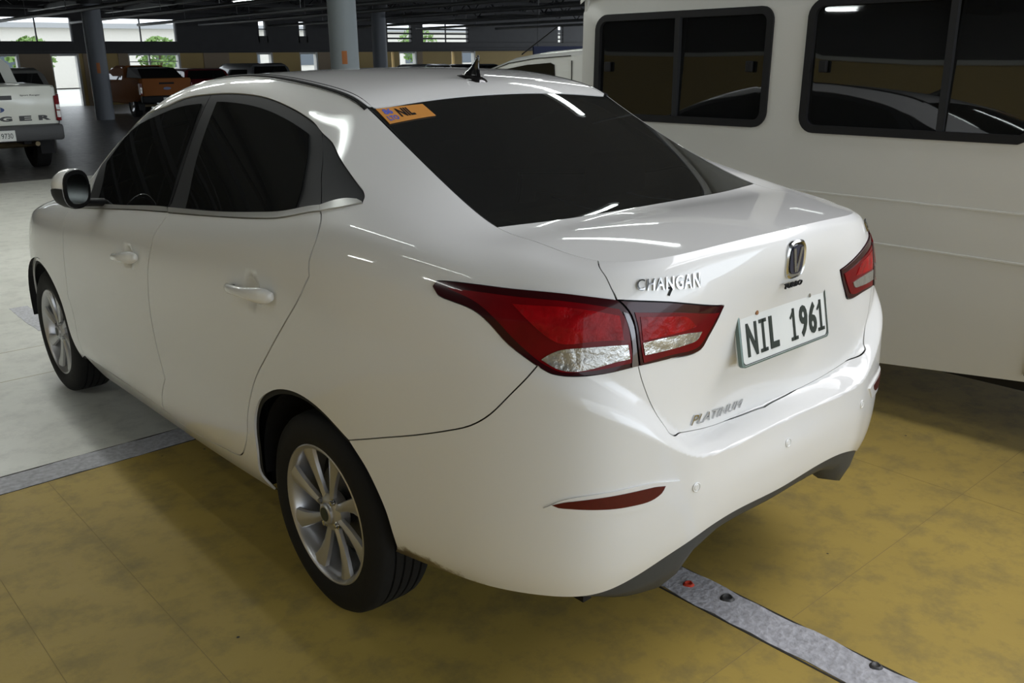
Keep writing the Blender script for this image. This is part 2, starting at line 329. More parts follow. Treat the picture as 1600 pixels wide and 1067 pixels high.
POLY=json.loads('''{"front_door": [[8.176, 6.885], [9.149, 6.872], [9.171, 6.815], [9.131, 6.431], [9.05, 5.943], [9.024, 5.705], [8.882, 4.892], [8.776, 3.936], [8.814, 3.153], [8.95, 2.493], [8.696, 1.109], [7.586, 1.106], [5.445, 0.94], [5.485, 2.432], [5.194, 3.335], [5.486, 4.635], [5.74, 5.587], [5.71, 6.047], [5.797, 6.796]], "rear_door": [[9.171, 6.855], [10.227, 6.827], [11.062, 6.838], [12.511, 6.943], [13.213, 7.179], [13.383, 6.761], [13.474, 6.24], [13.441, 5.824], [13.48, 5.598], [13.269, 5.238], [12.937, 4.904], [12.058, 4.352], [11.151, 3.711], [10.851, 2.981], [10.75, 2.055], [10.518, 1.381], [10.104, 1.194], [9.254, 0.894], [8.696, 1.109], [8.95, 2.493], [8.814, 3.153], [8.776, 3.936], [8.882, 4.892], [9.024, 5.705], [9.05, 5.943], [9.131, 6.431]], "front_frame": [[6.807, 7.016], [8.134, 7.011], [9.089, 6.993], [9.095, 7.868], [9.091, 8.427], [9.122, 9.026], [8.606, 9.056], [8.131, 9.052], [7.144, 9.943], [6.422, 9.376], [6.665, 7.822], [6.74, 7.159]], "rear_frame": [[9.118, 6.994], [10.182, 6.955], [10.979, 7.017], [12.351, 7.144], [13.124, 7.387], [12.402, 8.61], [11.536, 9.068], [11.136, 9.127], [10.653, 9.159], [10.189, 9.152], [9.646, 9.063], [9.122, 9.026], [9.091, 8.427], [9.095, 7.868]], "quarter_window": [[13.124, 7.387], [13.432, 7.816], [13.598, 7.913], [13.695, 7.864], [13.622, 8.162], [13.468, 8.47], [13.069, 8.888], [12.302, 9.101], [11.536, 9.068], [12.402, 8.61]], "front_glass": [[7.213, 7.043], [7.15, 7.844], [6.969, 8.566], [7.404, 8.991], [8.12, 8.843], [8.598, 8.827], [9.013, 8.808], [9.041, 8.276], [9.031, 7.665], [9.062, 7.024], [8.208, 7.033]], "rear_glass_side": [[9.334, 8.83], [9.739, 8.846], [10.299, 8.898], [10.756, 8.902], [11.223, 8.888], [11.634, 8.505], [12.17, 7.867], [12.432, 7.187], [10.971, 7.036], [10.169, 6.988], [9.499, 7.0], [9.361, 7.866]], "chrome_front": [[6.807, 7.016], [8.134, 7.011], [9.089, 6.993], [9.149, 6.872], [8.176, 6.885], [6.248, 6.802]], "chrome_rear": [[9.118, 6.994], [10.182, 6.955], [10.979, 7.017], [12.351, 7.144], [13.124, 7.387], [13.213, 7.179], [12.511, 6.943], [11.062, 6.838], [10.227, 6.827], [9.171, 6.855]], "chrome_quarter": [[13.124, 7.387], [13.432, 7.816], [13.598, 7.913], [13.695, 7.864], [13.714, 7.812], [13.515, 7.471], [13.213, 7.179]], "body_side": [[5.7, 10.0], [6.178, 10.0], [6.656, 10.0], [7.134, 10.0], [7.612, 10.0], [8.09, 10.0], [8.568, 10.0], [9.046, 10.0], [9.524, 10.0], [10.002, 10.0], [10.48, 10.0], [10.958, 10.0], [11.436, 10.0], [11.914, 10.0], [12.392, 10.0], [12.87, 10.0], [13.348, 10.0], [13.826, 10.0], [14.304, 10.0], [14.782, 10.0], [15.26, 10.0], [15.738, 10.0], [16.216, 10.0], [16.694, 10.0], [17.172, 10.0], [17.65, 10.0], [17.847, 8.213], [17.985, 7.24], [18.086, 6.621], [17.166, 6.668], [16.21, 6.405], [15.431, 6.119], [15.277, 6.05], [15.243, 5.928], [15.336, 5.801], [15.486, 5.78], [15.839, 5.743], [16.094, 5.612], [16.415, 5.365], [16.761, 5.203], [16.849, 5.169], [16.878, 5.174], [16.775, 5.048], [16.514, 4.731], [16.211, 4.378], [15.939, 4.172], [15.609, 4.022], [15.134, 3.832], [14.669, 3.648], [14.128, 3.402], [13.731, 3.704], [13.399, 3.827], [13.029, 3.849], [12.475, 3.779], [11.774, 3.626], [11.24, 3.358], [11.034, 2.969], [10.987, 2.579], [10.996, 1.898], [10.842, 0.794], [10.872, 0.336], [10.872, 0], [10.226, 0], [9.58, 0], [8.934, 0], [8.288, 0], [7.642, 0], [6.996, 0], [6.35, 0], [5.445, 0.94], [7.586, 1.106], [8.696, 1.109], [9.254, 0.894], [10.104, 1.194], [10.518, 1.381], [10.75, 2.055], [10.851, 2.981], [11.151, 3.711], [12.058, 4.352], [12.937, 4.904], [13.269, 5.238], [13.48, 5.598], [13.441, 5.824], [13.474, 6.24], [13.383, 6.761], [13.203, 7.202], [13.515, 7.471], [13.714, 7.812], [13.695, 7.864], [13.622, 8.162], [13.468, 8.47], [13.069, 8.888], [12.302, 9.101], [11.536, 9.068], [11.136, 9.127], [10.653, 9.159], [10.189, 9.152], [9.646, 9.063], [9.122, 9.026], [8.606, 9.056], [8.131, 9.052], [7.144, 9.943], [6.422, 9.376], [6.665, 7.822], [6.74, 7.159], [6.356, 6.946]], "lamp": [[15.243, 5.928], [15.277, 6.05], [15.431, 6.119], [16.21, 6.405], [17.166, 6.668], [18.086, 6.621], [18.232, 6.381], [18.333, 6.178], [18.382, 5.981], [18.436, 5.64], [18.489, 5.365], [17.906, 5.184], [17.443, 5.107], [17.096, 5.095], [16.908, 5.146], [16.849, 5.169], [16.761, 5.203], [16.415, 5.365], [16.094, 5.612], [15.839, 5.743], [15.486, 5.78], [15.336, 5.801]], "lamp_red": [[15.445, 5.982], [16.284, 6.217], [17.185, 6.39], [18.125, 6.321], [18.273, 6.012], [18.351, 5.589], [18.38, 5.397], [17.79, 5.223], [17.269, 5.134], [16.986, 5.192], [16.817, 5.265], [16.512, 5.456], [16.198, 5.699], [15.885, 5.892]], "lamp_bright": [[16.421, 6.068], [17.197, 6.222], [18.13, 6.154], [18.22, 5.708], [17.759, 5.628], [17.242, 5.53], [16.982, 5.61], [16.717, 5.794]], "lamp_clear": [[16.935, 5.252], [17.06, 5.352], [17.248, 5.445], [17.732, 5.538], [18.285, 5.647], [18.325, 5.444], [18.096, 5.37], [17.747, 5.244], [17.445, 5.162], [17.187, 5.164]], "lamp_trim": [[18.191, 6.263], [18.278, 6.23], [18.371, 5.979], [18.425, 5.639], [18.467, 5.363], [18.361, 5.332], [18.361, 5.629], [18.297, 5.929]], "lid_lamp": [[18.14, 6.606], [19.072, 6.669], [20.195, 6.53], [20.093, 6.28], [19.881, 5.918], [19.705, 5.689], [19.041, 5.528], [18.511, 5.368], [18.469, 5.606], [18.415, 5.951], [18.344, 6.212]], "lid_red": [[18.385, 6.286], [19.202, 6.414], [20.069, 6.385], [19.828, 5.982], [19.623, 5.747], [19.038, 5.588], [18.564, 5.42], [18.525, 5.585], [18.458, 5.959]], "lid_bright": [[18.475, 6.192], [18.954, 6.292], [19.336, 6.316], [19.551, 6.129], [19.024, 5.931], [18.53, 5.757], [18.501, 5.991]], "lid_clear": [[18.531, 5.716], [18.905, 5.858], [19.349, 5.983], [19.674, 6.026], [19.568, 5.872], [19.305, 5.775], [18.912, 5.646], [18.571, 5.534]], "trunk_face": [[17.65, 10.0], [17.94, 10.0], [18.23, 10.0], [18.52, 10.0], [18.81, 10.0], [19.1, 10.0], [19.39, 10.0], [19.68, 10.0], [19.97, 10.0], [20.26, 10.0], [20.55, 10.0], [20.84, 10.0], [21.13, 10.0], [21.42, 10.0], [21.71, 10.0], [22.0, 10.0], [22.0, 9.337], [22.0, 8.674], [22.0, 8.01], [22.0, 7.347], [22.0, 6.684], [22.0, 6.021], [22.0, 5.357], [22.0, 4.694], [22.0, 4.031], [20.852, 4.09], [19.743, 4.261], [19.188, 4.346], [19.018, 4.424], [18.976, 4.501], [18.838, 4.684], [18.684, 4.923], [18.55, 5.192], [18.489, 5.365], [19.041, 5.528], [19.705, 5.689], [19.041, 5.528], [19.706, 5.678], [19.881, 5.918], [20.093, 6.28], [20.211, 6.526], [19.071, 6.689], [18.096, 6.649], [17.985, 7.24], [17.847, 8.213]], "bumper": [[14.128, 3.402], [14.669, 3.648], [15.134, 3.832], [15.609, 4.022], [15.939, 4.172], [16.211, 4.378], [16.514, 4.731], [16.775, 5.048], [16.878, 5.174], [16.908, 5.146], [17.096, 5.095], [17.443, 5.107], [17.906, 5.184], [18.489, 5.365], [18.55, 5.192], [18.684, 4.923], [18.838, 4.684], [18.976, 4.501], [19.018, 4.424], [19.188, 4.346], [19.743, 4.261], [20.852, 4.09], [22.0, 4.031], [22.0, 3.225], [22.0, 2.419], [22.0, 1.612], [22.0, 0.806], [22.0, 0.0], [21.431, 0], [20.862, 0], [20.292, 0], [19.723, 0], [19.154, 0], [18.585, 0], [18.015, 0], [17.446, 0], [16.877, 0], [16.308, 0], [15.738, 0], [15.169, 0], [14.482, 0.0], [14.616, 0.652], [14.648, 1.302], [14.599, 2.108], [14.395, 2.908]], "fog": [[17.151, 3.292], [17.381, 3.389], [17.983, 3.526], [18.679, 3.601], [18.866, 3.575], [18.808, 3.441], [18.637, 3.332], [18.31, 3.307], [17.841, 3.299], [17.47, 3.281], [17.247, 3.266]], "fog_rim": [[17.027, 3.21], [17.381, 3.432], [17.981, 3.591], [18.677, 3.676], [19.127, 3.599], [18.846, 3.21], [18.641, 3.197], [18.312, 3.185], [17.843, 3.203], [17.413, 3.169]], "sensor": [[19.448, 3.248]], "sensor2": [[22.0, 3.096]], "fender_arch": [[3.589, 3.793], [3.846, 3.819], [4.06, 3.735], [4.383, 3.345], [4.844, 2.8], [5.359, 1.879], [5.383, 0.981]], "roof_x": [[12.1, -0.997], [12.238, -0.961], [12.389, -0.709], [12.557, -0.328], [12.656, 0.08], [12.607, 0.535], [12.434, 0.938]], "glass_bot": [[15.12, -1.0], [15.325, -0.488], [15.314, -0.116], [15.337, 0.405], [15.203, 0.958]], "glass_left": [[12.255, -1.0], [13.059, -1.0], [13.498, -1.0], [14.18, -0.996], [15.12, -1.0]], "sticker": [[12.379, -0.971], [12.622, -0.653], [13.033, -0.654], [12.914, -0.978]], "stickerN": [[12.502, -0.915], [12.704, -0.697]], "pt_h_front": [[8.423, 5.191]], "pt_h_rear": [[11.42, 5.204]], "pt_h_front_ends": [[8.116, 5.103], [8.702, 5.265]], "pt_h_rear_ends": [[10.741, 5.183], [12.563, 5.221]], "pt_changan": [[18.415, 7.474], [19.63, 7.55]], "pt_seven": [[19.033, 7.083]], "pt_logo": [[22.0, 7.493]], "pt_turbo": [[21.938, 6.704], [22.0, 6.625]], "pt_platinum": [[19.61, 4.389], [21.235, 4.289]], "pt_mirror": [[5.473, 7.965]], "antenna": [[11.277, 0.007]]}''')

# ================================================================ panel builder
_ax = np.linspace(0, NC, 221)
_p = side(_ax, np.full_like(_ax, 4.)); AU = np.concatenate([[0], np.cumsum(np.linalg.norm(np.diff(_p, axis=0), axis=1))])
_bx = np.linspace(0, 10, 101)
_p = side(np.full_like(_bx, 10.), _bx); BV = np.concatenate([[0], np.cumsum(np.linalg.norm(np.diff(_p, axis=0), axis=1))])
_tx = np.linspace(3, UC, 150); _p = top(_tx, _tx*0); TU = np.concatenate([[0], np.cumsum(np.linalg.norm(np.diff(_p, axis=0), axis=1))])
def to_metric(f, g):
    g = np.asarray(g, float)
    if f == 's': return np.stack([np.interp(g[:, 0], _ax, AU), np.interp(g[:, 1], _bx, BV)], 1)
    return np.stack([np.interp(g[:, 0], _tx, TU), g[:, 1]*.52], 1)
def from_metric(f, a):
    if f == 's': return np.stack([np.interp(a[:, 0], AU, _ax), np.interp(a[:, 1], BV, _bx)], 1)
    return np.stack([np.interp(a[:, 0], TU, _tx), a[:, 1]/.52], 1)
CUPS = []
for k_, dy, dz in (('pt_h_front_ends', 0, 0), ('pt_h_rear_ends', 0, 0)):
    q_ = np.array(POLY[k_]); p_ = side(q_[:, 0], q_[:, 1]).mean(0); CUPS.append((p_[1], p_[2]))
def surf(f, u, v):
    if f == 't': return top(u, v)
    P = side(u, v)
    for cy, cz in CUPS:
        r2 = ((P[..., 1]-cy)/.052)**2+((P[..., 2]-cz)/.048)**2
        P[..., 0] -= .02*np.where(r2 < 1, (1-r2)**1.2, 0)
    return P
def evaln(f, g, off=0):
    h = 2e-3; u, v = g[:, 0], g[:, 1]
    P = surf(f, u, v)
    du = surf(f, np.minimum(u+h, NC if f == 's' else UC), v)-surf(f, np.maximum(u-h, 0), v)
    dv = surf(f, u, np.minimum(v+h, 10 if f == 's' else 1))-surf(f, u, np.maximum(v-h, 0 if f == 's' else -1))
    n = np.cross(du, dv); n /= np.maximum(np.linalg.norm(n, axis=1, keepdims=True), 1e-9)
    ref = (P-np.array([0, .9, .7]))*np.array([1, .3, 1]) if f == 's' else np.tile([0, -.05, 1.], (len(P), 1))
    if f == 's':
        ref[:, 2] *= .3; back = P[:, 1] < -.45; ref[back] = (P[back]-np.array([0, -.3, .8]))*np.array([1, 1, .2])
    s = np.sign((n*ref).sum(1)); s[s == 0] = 1; n *= s[:, None]
    return P+n*off, n
def smooth_poly(a, step, corner=38):
    n = len(a); out = []; flags = []
    ang = []
    for i in range(n):
        d0 = a[i]-a[i-1]; d1 = a[(i+1) % n]-a[i]
        c = (d0@d1)/max(1e-9, np.linalg.norm(d0)*np.linalg.norm(d1)); ang.append(np.degrees(np.arccos(np.clip(c, -1, 1))))
    for i in range(n):
        p1, p2 = a[i], a[(i+1) % n]
        L = np.linalg.norm(p2-p1)
        if L < 1e-6: continue
        p0 = a[i-1] if ang[i] < corner else 2*p1-p2
        p3 = a[(i+2) % n] if ang[(i+1) % n] < corner else 2*p2-p1
        m1 = (p2-p0)/(np.linalg.norm(p1-p0)+L+1e-9)*L; m2 = (p3-p1)/(np.linalg.norm(p3-p2)+L+1e-9)*L
        if L > .35 and (p1[0]-p2[0] == 0 or p1[1]-p2[1] == 0): m1 = m2 = p2-p1
        k = max(1, int(round(L/step)))
        for j in range(k):
            t = j/k
            out.append((2*t**3-3*t**2+1)*p1+(t**3-2*t**2+t)*m1+(-2*t**3+3*t**2)*p2+(t**3-t**2)*m2)
    return np.array(out)
def inside(poly, pts):
    x, y = pts[:, 0], pts[:, 1]; c = np.zeros(len(pts), bool); n = len(poly)
    for i in range(n):
        x1, y1 = poly[i]; x2, y2 = poly[(i+1) % n]
        k = (y1 > y) != (y2 > y)
        c ^= k & (x < (x2-x1)*(y-y1)/((y2-y1) if y2 != y1 else 1e-12)+x1)
    return c
def patch(poly, f='s', step=.02, off=0., gap=.002, keep=None, bstep=None):
    """triangulate one outline given in surface parameters; returns pos, nor, tris, boundary idx, outward dir, open flags"""
    a = smooth_poly(to_metric(f, poly), bstep or step*.7)
    # orient counter-clockwise
    ar = .5*np.sum(a[:, 0]*np.roll(a[:, 1], -1)-np.roll(a[:, 0], -1)*a[:, 1])
    if ar < 0: a = a[::-1].copy()
    lo = to_metric(f, [[0 if f == 's' else 3, 0 if f == 's' else -1]])[0]; hi = to_metric(f, [[NC if f == 's' else UC, 10 if f == 's' else 1]])[0]
    a = np.clip(a, lo, hi)
    g0 = from_metric(f, a)
    kp = keep(g0) if keep else np.zeros(len(a), bool)
    t = np.roll(a, -1, 0)-np.roll(a, 1, 0); t /= np.maximum(np.linalg.norm(t, axis=1, keepdims=True), 1e-9)
    nin = np.stack([-t[:, 1], t[:, 0]], 1)
    sh = nin*np.where(kp, 0, gap)[:, None]
    for i in np.where(kp)[0]:
        for j in (i-1, (i+1) % len(a)):
            if not kp[j] and f == 's' and g0[i, 0] > NC-.02: sh[i, 1] = sh[j, 1]
    a = a+sh
    nb = len(a)
    x = np.arange(a[:, 0].min(), a[:, 0].max(), step); y = np.arange(a[:, 1].min(), a[:, 1].max(), step)
    X, Y = np.meshgrid(x, y); X[1::2] += step/2; G = np.stack([X.ravel(), Y.ravel()], 1)
    G = G[inside(a, G)]
    if len(G):
        keepg = np.ones(len(G), bool)
        for i in range(0, nb):
            p, q = a[i], a[(i+1) % nb]; d = q-p; L2 = d@d+1e-12
            tt = np.clip(((G-p)@d)/L2, 0, 1); keepg &= (((G-p-tt[:, None]*d)**2).sum(1) > (step*.45)**2)
        G = G[keepg]
    pts = np.concatenate([a, G])
    r = delaunay_2d_cdt([Vector(p) for p in pts.tolist()], [], [list(range(nb))], 1, 1e-7)
    V = np.array([v[:] for v in r[0]]); orig = r[3]
    tris = [tuple(t) for t in r[2]]
    bid = {}
    for i, o in enumerate(orig):
        for k in o:
            if k < nb: bid[k] = i
    g = from_metric(f, V)
    P, N = evaln(f, g, off)
    B = [bid.get(k, 0) for k in range(nb)]
    # outward direction along the surface for the seal
    e = 1e-3; _g2 = from_metric(f, np.clip(a-nin*e, lo, hi)); Pb, _ = evaln(f, from_metric(f, a)); Po, _ = evaln(f, _g2)
    out = Po-Pb; ln = np.linalg.norm(out, axis=1, keepdims=True); out = np.where(ln > 1e-7, out/np.maximum(ln, 1e-9), 0)
    return P, N, tris, B, out, kp
def panel(name, patches, mt, parent, sign=-1, off=0., gap=.002, rim=.009, seal=True, sealw=.016, step=.024, keep=None, bstep=None, fair=False, **k):
    """patches: list of (poly, surface, sign or None)"""
    V = []; F = []; NN = []; MI = []
    for poly, f, s in patches:
        s = s if s is not None else sign
        P, N, T, B, out, kp = patch(poly, f, step, off, gap, keep, bstep)
        if fair:        # optically fair pane: fit a low-order normal field
            a_, b_ = (P[:, 1], P[:, 2]) if f == 's' else (P[:, 0], P[:, 1])
            a_ = a_-a_.mean(); b_ = b_-b_.mean()
            A_ = np.stack([np.ones_like(a_), a_, b_] if f == 's' else [np.ones_like(a_), a_, b_, a_*a_, a_*b_, b_*b_, a_**3, a_*b_*b_, a_*a_*b_], 1)
            N = A_ @ np.linalg.lstsq(A_, N, rcond=None)[0]; N /= np.linalg.norm(N, axis=1, keepdims=True)
        S = np.array([s, 1, 1]) if f == 's' else np.array([1, 1, 1])
        P = P*S; N = N*S; out = out*S
        b0 = len(V); V += P.tolist()
        for t in T:
            p0, p1, p2 = P[t[0]], P[t[1]], P[t[2]]
            if np.cross(p1-p0, p2-p0)@N[t[0]] < 0: t = (t[0], t[2], t[1])
            F.append(tuple(b0+i for i in t)); NN += [N[i] for i in t]; MI.append(0)
        nb = len(B)
        if rim:
            for i in range(nb):
                j = (i+1) % nb
                if kp[i] and kp[j]: continue
                A0, A1 = P[B[i]], P[B[j]]; I0 = A0-N[B[i]]*rim; I1 = A1-N[B[j]]*rim
                c = len(V); V += [A0.tolist(), A1.tolist(), I1.tolist(), I0.tolist()]
                nn = np.cross(A1-A0, I1-A1); q = (c, c+1, c+2, c+3)
                o_ = out[i]
                if nn@o_ < 0: q = q[::-1]; nn = -nn
                l = np.linalg.norm(nn); nn = nn/l if l > 1e-12 else N[B[i]]
                F.append(q); NN += [nn]*4; MI.append(0)
                if seal:
                    O0 = I0+out[i]*sealw+N[B[i]]*.002; O1 = I1+out[j]*sealw+N[B[j]]*.002; J0 = I0-out[i]*.004+N[B[i]]*.002; J1 = I1-out[j]*.004+N[B[j]]*.002
                    c = len(V); V += [J0.tolist(), J1.tolist(), O1.tolist(), O0.tolist()]; q = (c, c+1, c+2, c+3)
                    nn = np.cross(J1-J0, O1-J1)
                    if nn@N[B[i]] < 0: q = q[::-1]
                    F.append(q); NN += [N[B[i]]]*4; MI.append(1)
    o = raw(name, V, F, [mt, SEAL], parent, MI, smooth=True, normals=None, **k)
    me = o.data
    if len(me.loops) == len(NN): me.normals_split_custom_set([tuple(map(float, n)) for n in NN])
    return o
def on_surf(g, off=0, sign=-1, f='s'):
    P, N = evaln(f, np.array([g], float), off); S = np.array([sign, 1, 1]) if f == 's' else np.array([1, 1, 1])
    return Vector((P[0]*S).tolist()), Vector((N[0]*S).tolist())
def frame(g, sign=-1, f='s'):
    """origin and axes (along car, up, out) at a surface point"""
    P, N = on_surf(g, 0, sign, f); up = (Vector((0, 0, 1))-N*N.z).normalized(); right = up.cross(N)
    return P, right, up, N
def surf_text(name, s, mt, parent, g0, g1, height, sign=-1, f='s', width=None, extrude=.0015, shear=0, bold=0, spacing=1, off=.001, **k):
    """letters laid on the body between two surface points"""
    V, F = text_mesh(s, 1, extrude, shear, 1, bold, spacing)
    lo, hi = V.min(0), V.max(0)
    g0 = np.array(g0, float); g1 = np.array(g1, float)
    P0, N0 = evaln(f, np.array([g0])); P1, _ = evaln(f, np.array([g1])); L = np.linalg.norm(P1-P0)
    e = np.array([0, .02]); Pe, _ = evaln(f, np.array([(g0+g1)/2+e])); Pm, _ = evaln(f, np.array([(g0+g1)/2])); kv = .02/np.linalg.norm(Pe-Pm)
    x = (V[:, 0]-lo[0])/(hi[0]-lo[0]); y = (V[:, 1]-(lo[1]+hi[1])/2)/(hi[1]-lo[1])*height
    g = g0+(g1-g0)*x[:, None]; g[:, 1] += y*kv
    P, N = evaln(f, g, off); z = (V[:, 2]-lo[2]); P = P+N*(z*1.0)[:, None]
    S = np.array([sign, 1, 1]) if f == 's' else 1
    return raw(name, P*S, F, mt, parent, **k)
def hexm(v): return v

# ================================================================ the white sedan
sedan = empty('sedan', (0, 0, 0), 'white four-door sedan with tinted windows seen from its left rear corner', 'car')
PZ = lambda k: [tuple(q) for q in POLY[k]]
keep_c = lambda g: (g[:, 0] > NC-.02)
keep_t = lambda g: (g[:, 0] > NC-.02) | ((g[:, 1] > 9.98) & (g[:, 0] > UC-.03))
keep_d = lambda g: (g[:, 0] > UC-.02)
# trunk lid: deck + rear face
gb = POLY['glass_bot']; ub = gb[1][0]
glass_low = [(15.12, -1), (15.28, -.6), (15.33, -.2), (15.33, .2), (15.28, .6), (15.12, 1)]
deck = glass_low + [(float(x), 1) for x in np.linspace(15.12, UC, 9)[1:]] + [(float(UC), float(w)) for w in np.linspace(1, -1, 13)[1:]] + [(float(x), -1) for x in np.linspace(UC, 15.12, 9)[1:-1]]
face = PZ('trunk_face')
def panel_multi(name, groups, mt, parent, **k):
    """several panel() calls with their own keep rule, merged into one mesh"""
    obs = [panel(name, g, mt, None, keep=kf, **k) for g, kf in groups]
    V = []; F = []; NN = []; MI = []
    for o in obs:
        me = o.data; b = len(V); V += [v.co[:] for v in me.vertices]
        cn = [tuple(c.vector) for c in me.corner_normals]
        for p in me.polygons:
            F.append(tuple(b+i for i in p.vertices)); MI.append(p.material_index); NN += [cn[l] for l in p.loop_indices]
        bpy.data.objects.remove(o); bpy.data.meshes.remove(me)
    o = raw(name, V, F, [mt, SEAL], parent, MI, smooth=True); o.data.normals_split_custom_set(NN); return o
trunk = panel_multi('trunk_lid', [([(deck, 't', 1)], keep_d), ([(face, 's', -1), (face, 's', 1)], keep_t)], PAINT, sedan, step=.012, sealw=.004, gap=.0016)
# roof, rear window, windscreen, bonnet
RT = [(12.15, 1), (12.33, .96), (12.47, .7), (12.58, .33), (12.62, 0), (12.58, -.33), (12.47, -.7), (12.33, -.96), (12.15, -1)]
sidel = lambda u0, u1, w, n=8: [(float(x), w) for x in np.linspace(u0, u1, n)]
W1 = [(8.35, -1), (8.2, -.6), (8.15, 0), (8.2, .6), (8.35, 1)]
W0 = [(6.0, -1), (6.15, -.5), (6.2, 0), (6.15, .5), (6.0, 1)]
panel('roof_panel', [(sidel(8.35, 12.15, 1) + RT[1:-1] + sidel(12.15, 8.35, -1) + W1[1:-1], 't', 1)], PAINT, sedan, step=.04)
panel('rear_window', [(RT[::-1] + sidel(12.15, 15.12, 1)[1:] + glass_low[::-1][1:] + sidel(15.12, 12.15, -1)[1:-1], 't', 1)], GLASS, sedan, step=.035, off=-.001, gap=.0035, fair=True)
panel('windscreen', [(W0 + sidel(6.0, 8.35, 1)[1:] + W1[::-1][1:] + sidel(8.35, 6.0, -1)[1:-1], 't', 1)], GLASS, sedan, step=.06, gap=.004)
panel('bonnet', [([(3.3, -1), (3.15, 0), (3.3, 1)] + sidel(3.3, 5.95, 1)[1:] + [(6.1, .5), (6.15, 0), (6.1, -.5)] + sidel(5.95, 3.3, -1)[:-1], 't', 1)], PAINT, sedan, step=.07)
# rear and front bumpers (one piece across the car)
bumper = panel('rear_bumper', [(PZ('bumper'), 's', -1), (PZ('bumper'), 's', 1)], PAINT, sedan, step=.0075, keep=keep_c, sealw=.004, gap=.0014)
FA = np.array(POLY['fender_arch'])
# front arch: rear half traced, front half mirrored about the wheel centre
def uv_from_yz(pts, seed):
    out = []
    g = np.array(seed, float)
    for y, z in pts:
        for it in range(40):
            P = side(g[:1], g[1:])[0]; F = np.array([P[1]-y, P[2]-z])
            if abs(F).max() < 1e-5: break
            h = 1e-4
            J = np.stack([(side(g[:1]+h, g[1:])[0]-P)[1:]/h, (side(g[:1], g[1:]+h)[0]-P)[1:]/h], 1)
            st = np.linalg.solve(J.T@J+1e-7*np.eye(2), -J.T@F); mx = abs(st).max(); g = g+(st*.4/mx if mx > .4 else st)
            g = np.clip(g, 0, [NC, 10])
        out.append((float(g[0]), float(g[1])))
    return out
arch_f = [(2.535+.375*cos(t), .30+.355*sin(t)) for t in np.linspace(-.12, pi+.12, 19)]
AF = uv_from_yz(arch_f, (3.3, 2))          # from front-low over the top to rear-low
E_fd = [g for g in POLY['front_door'][-7:]]
fd = PZ('front_door')
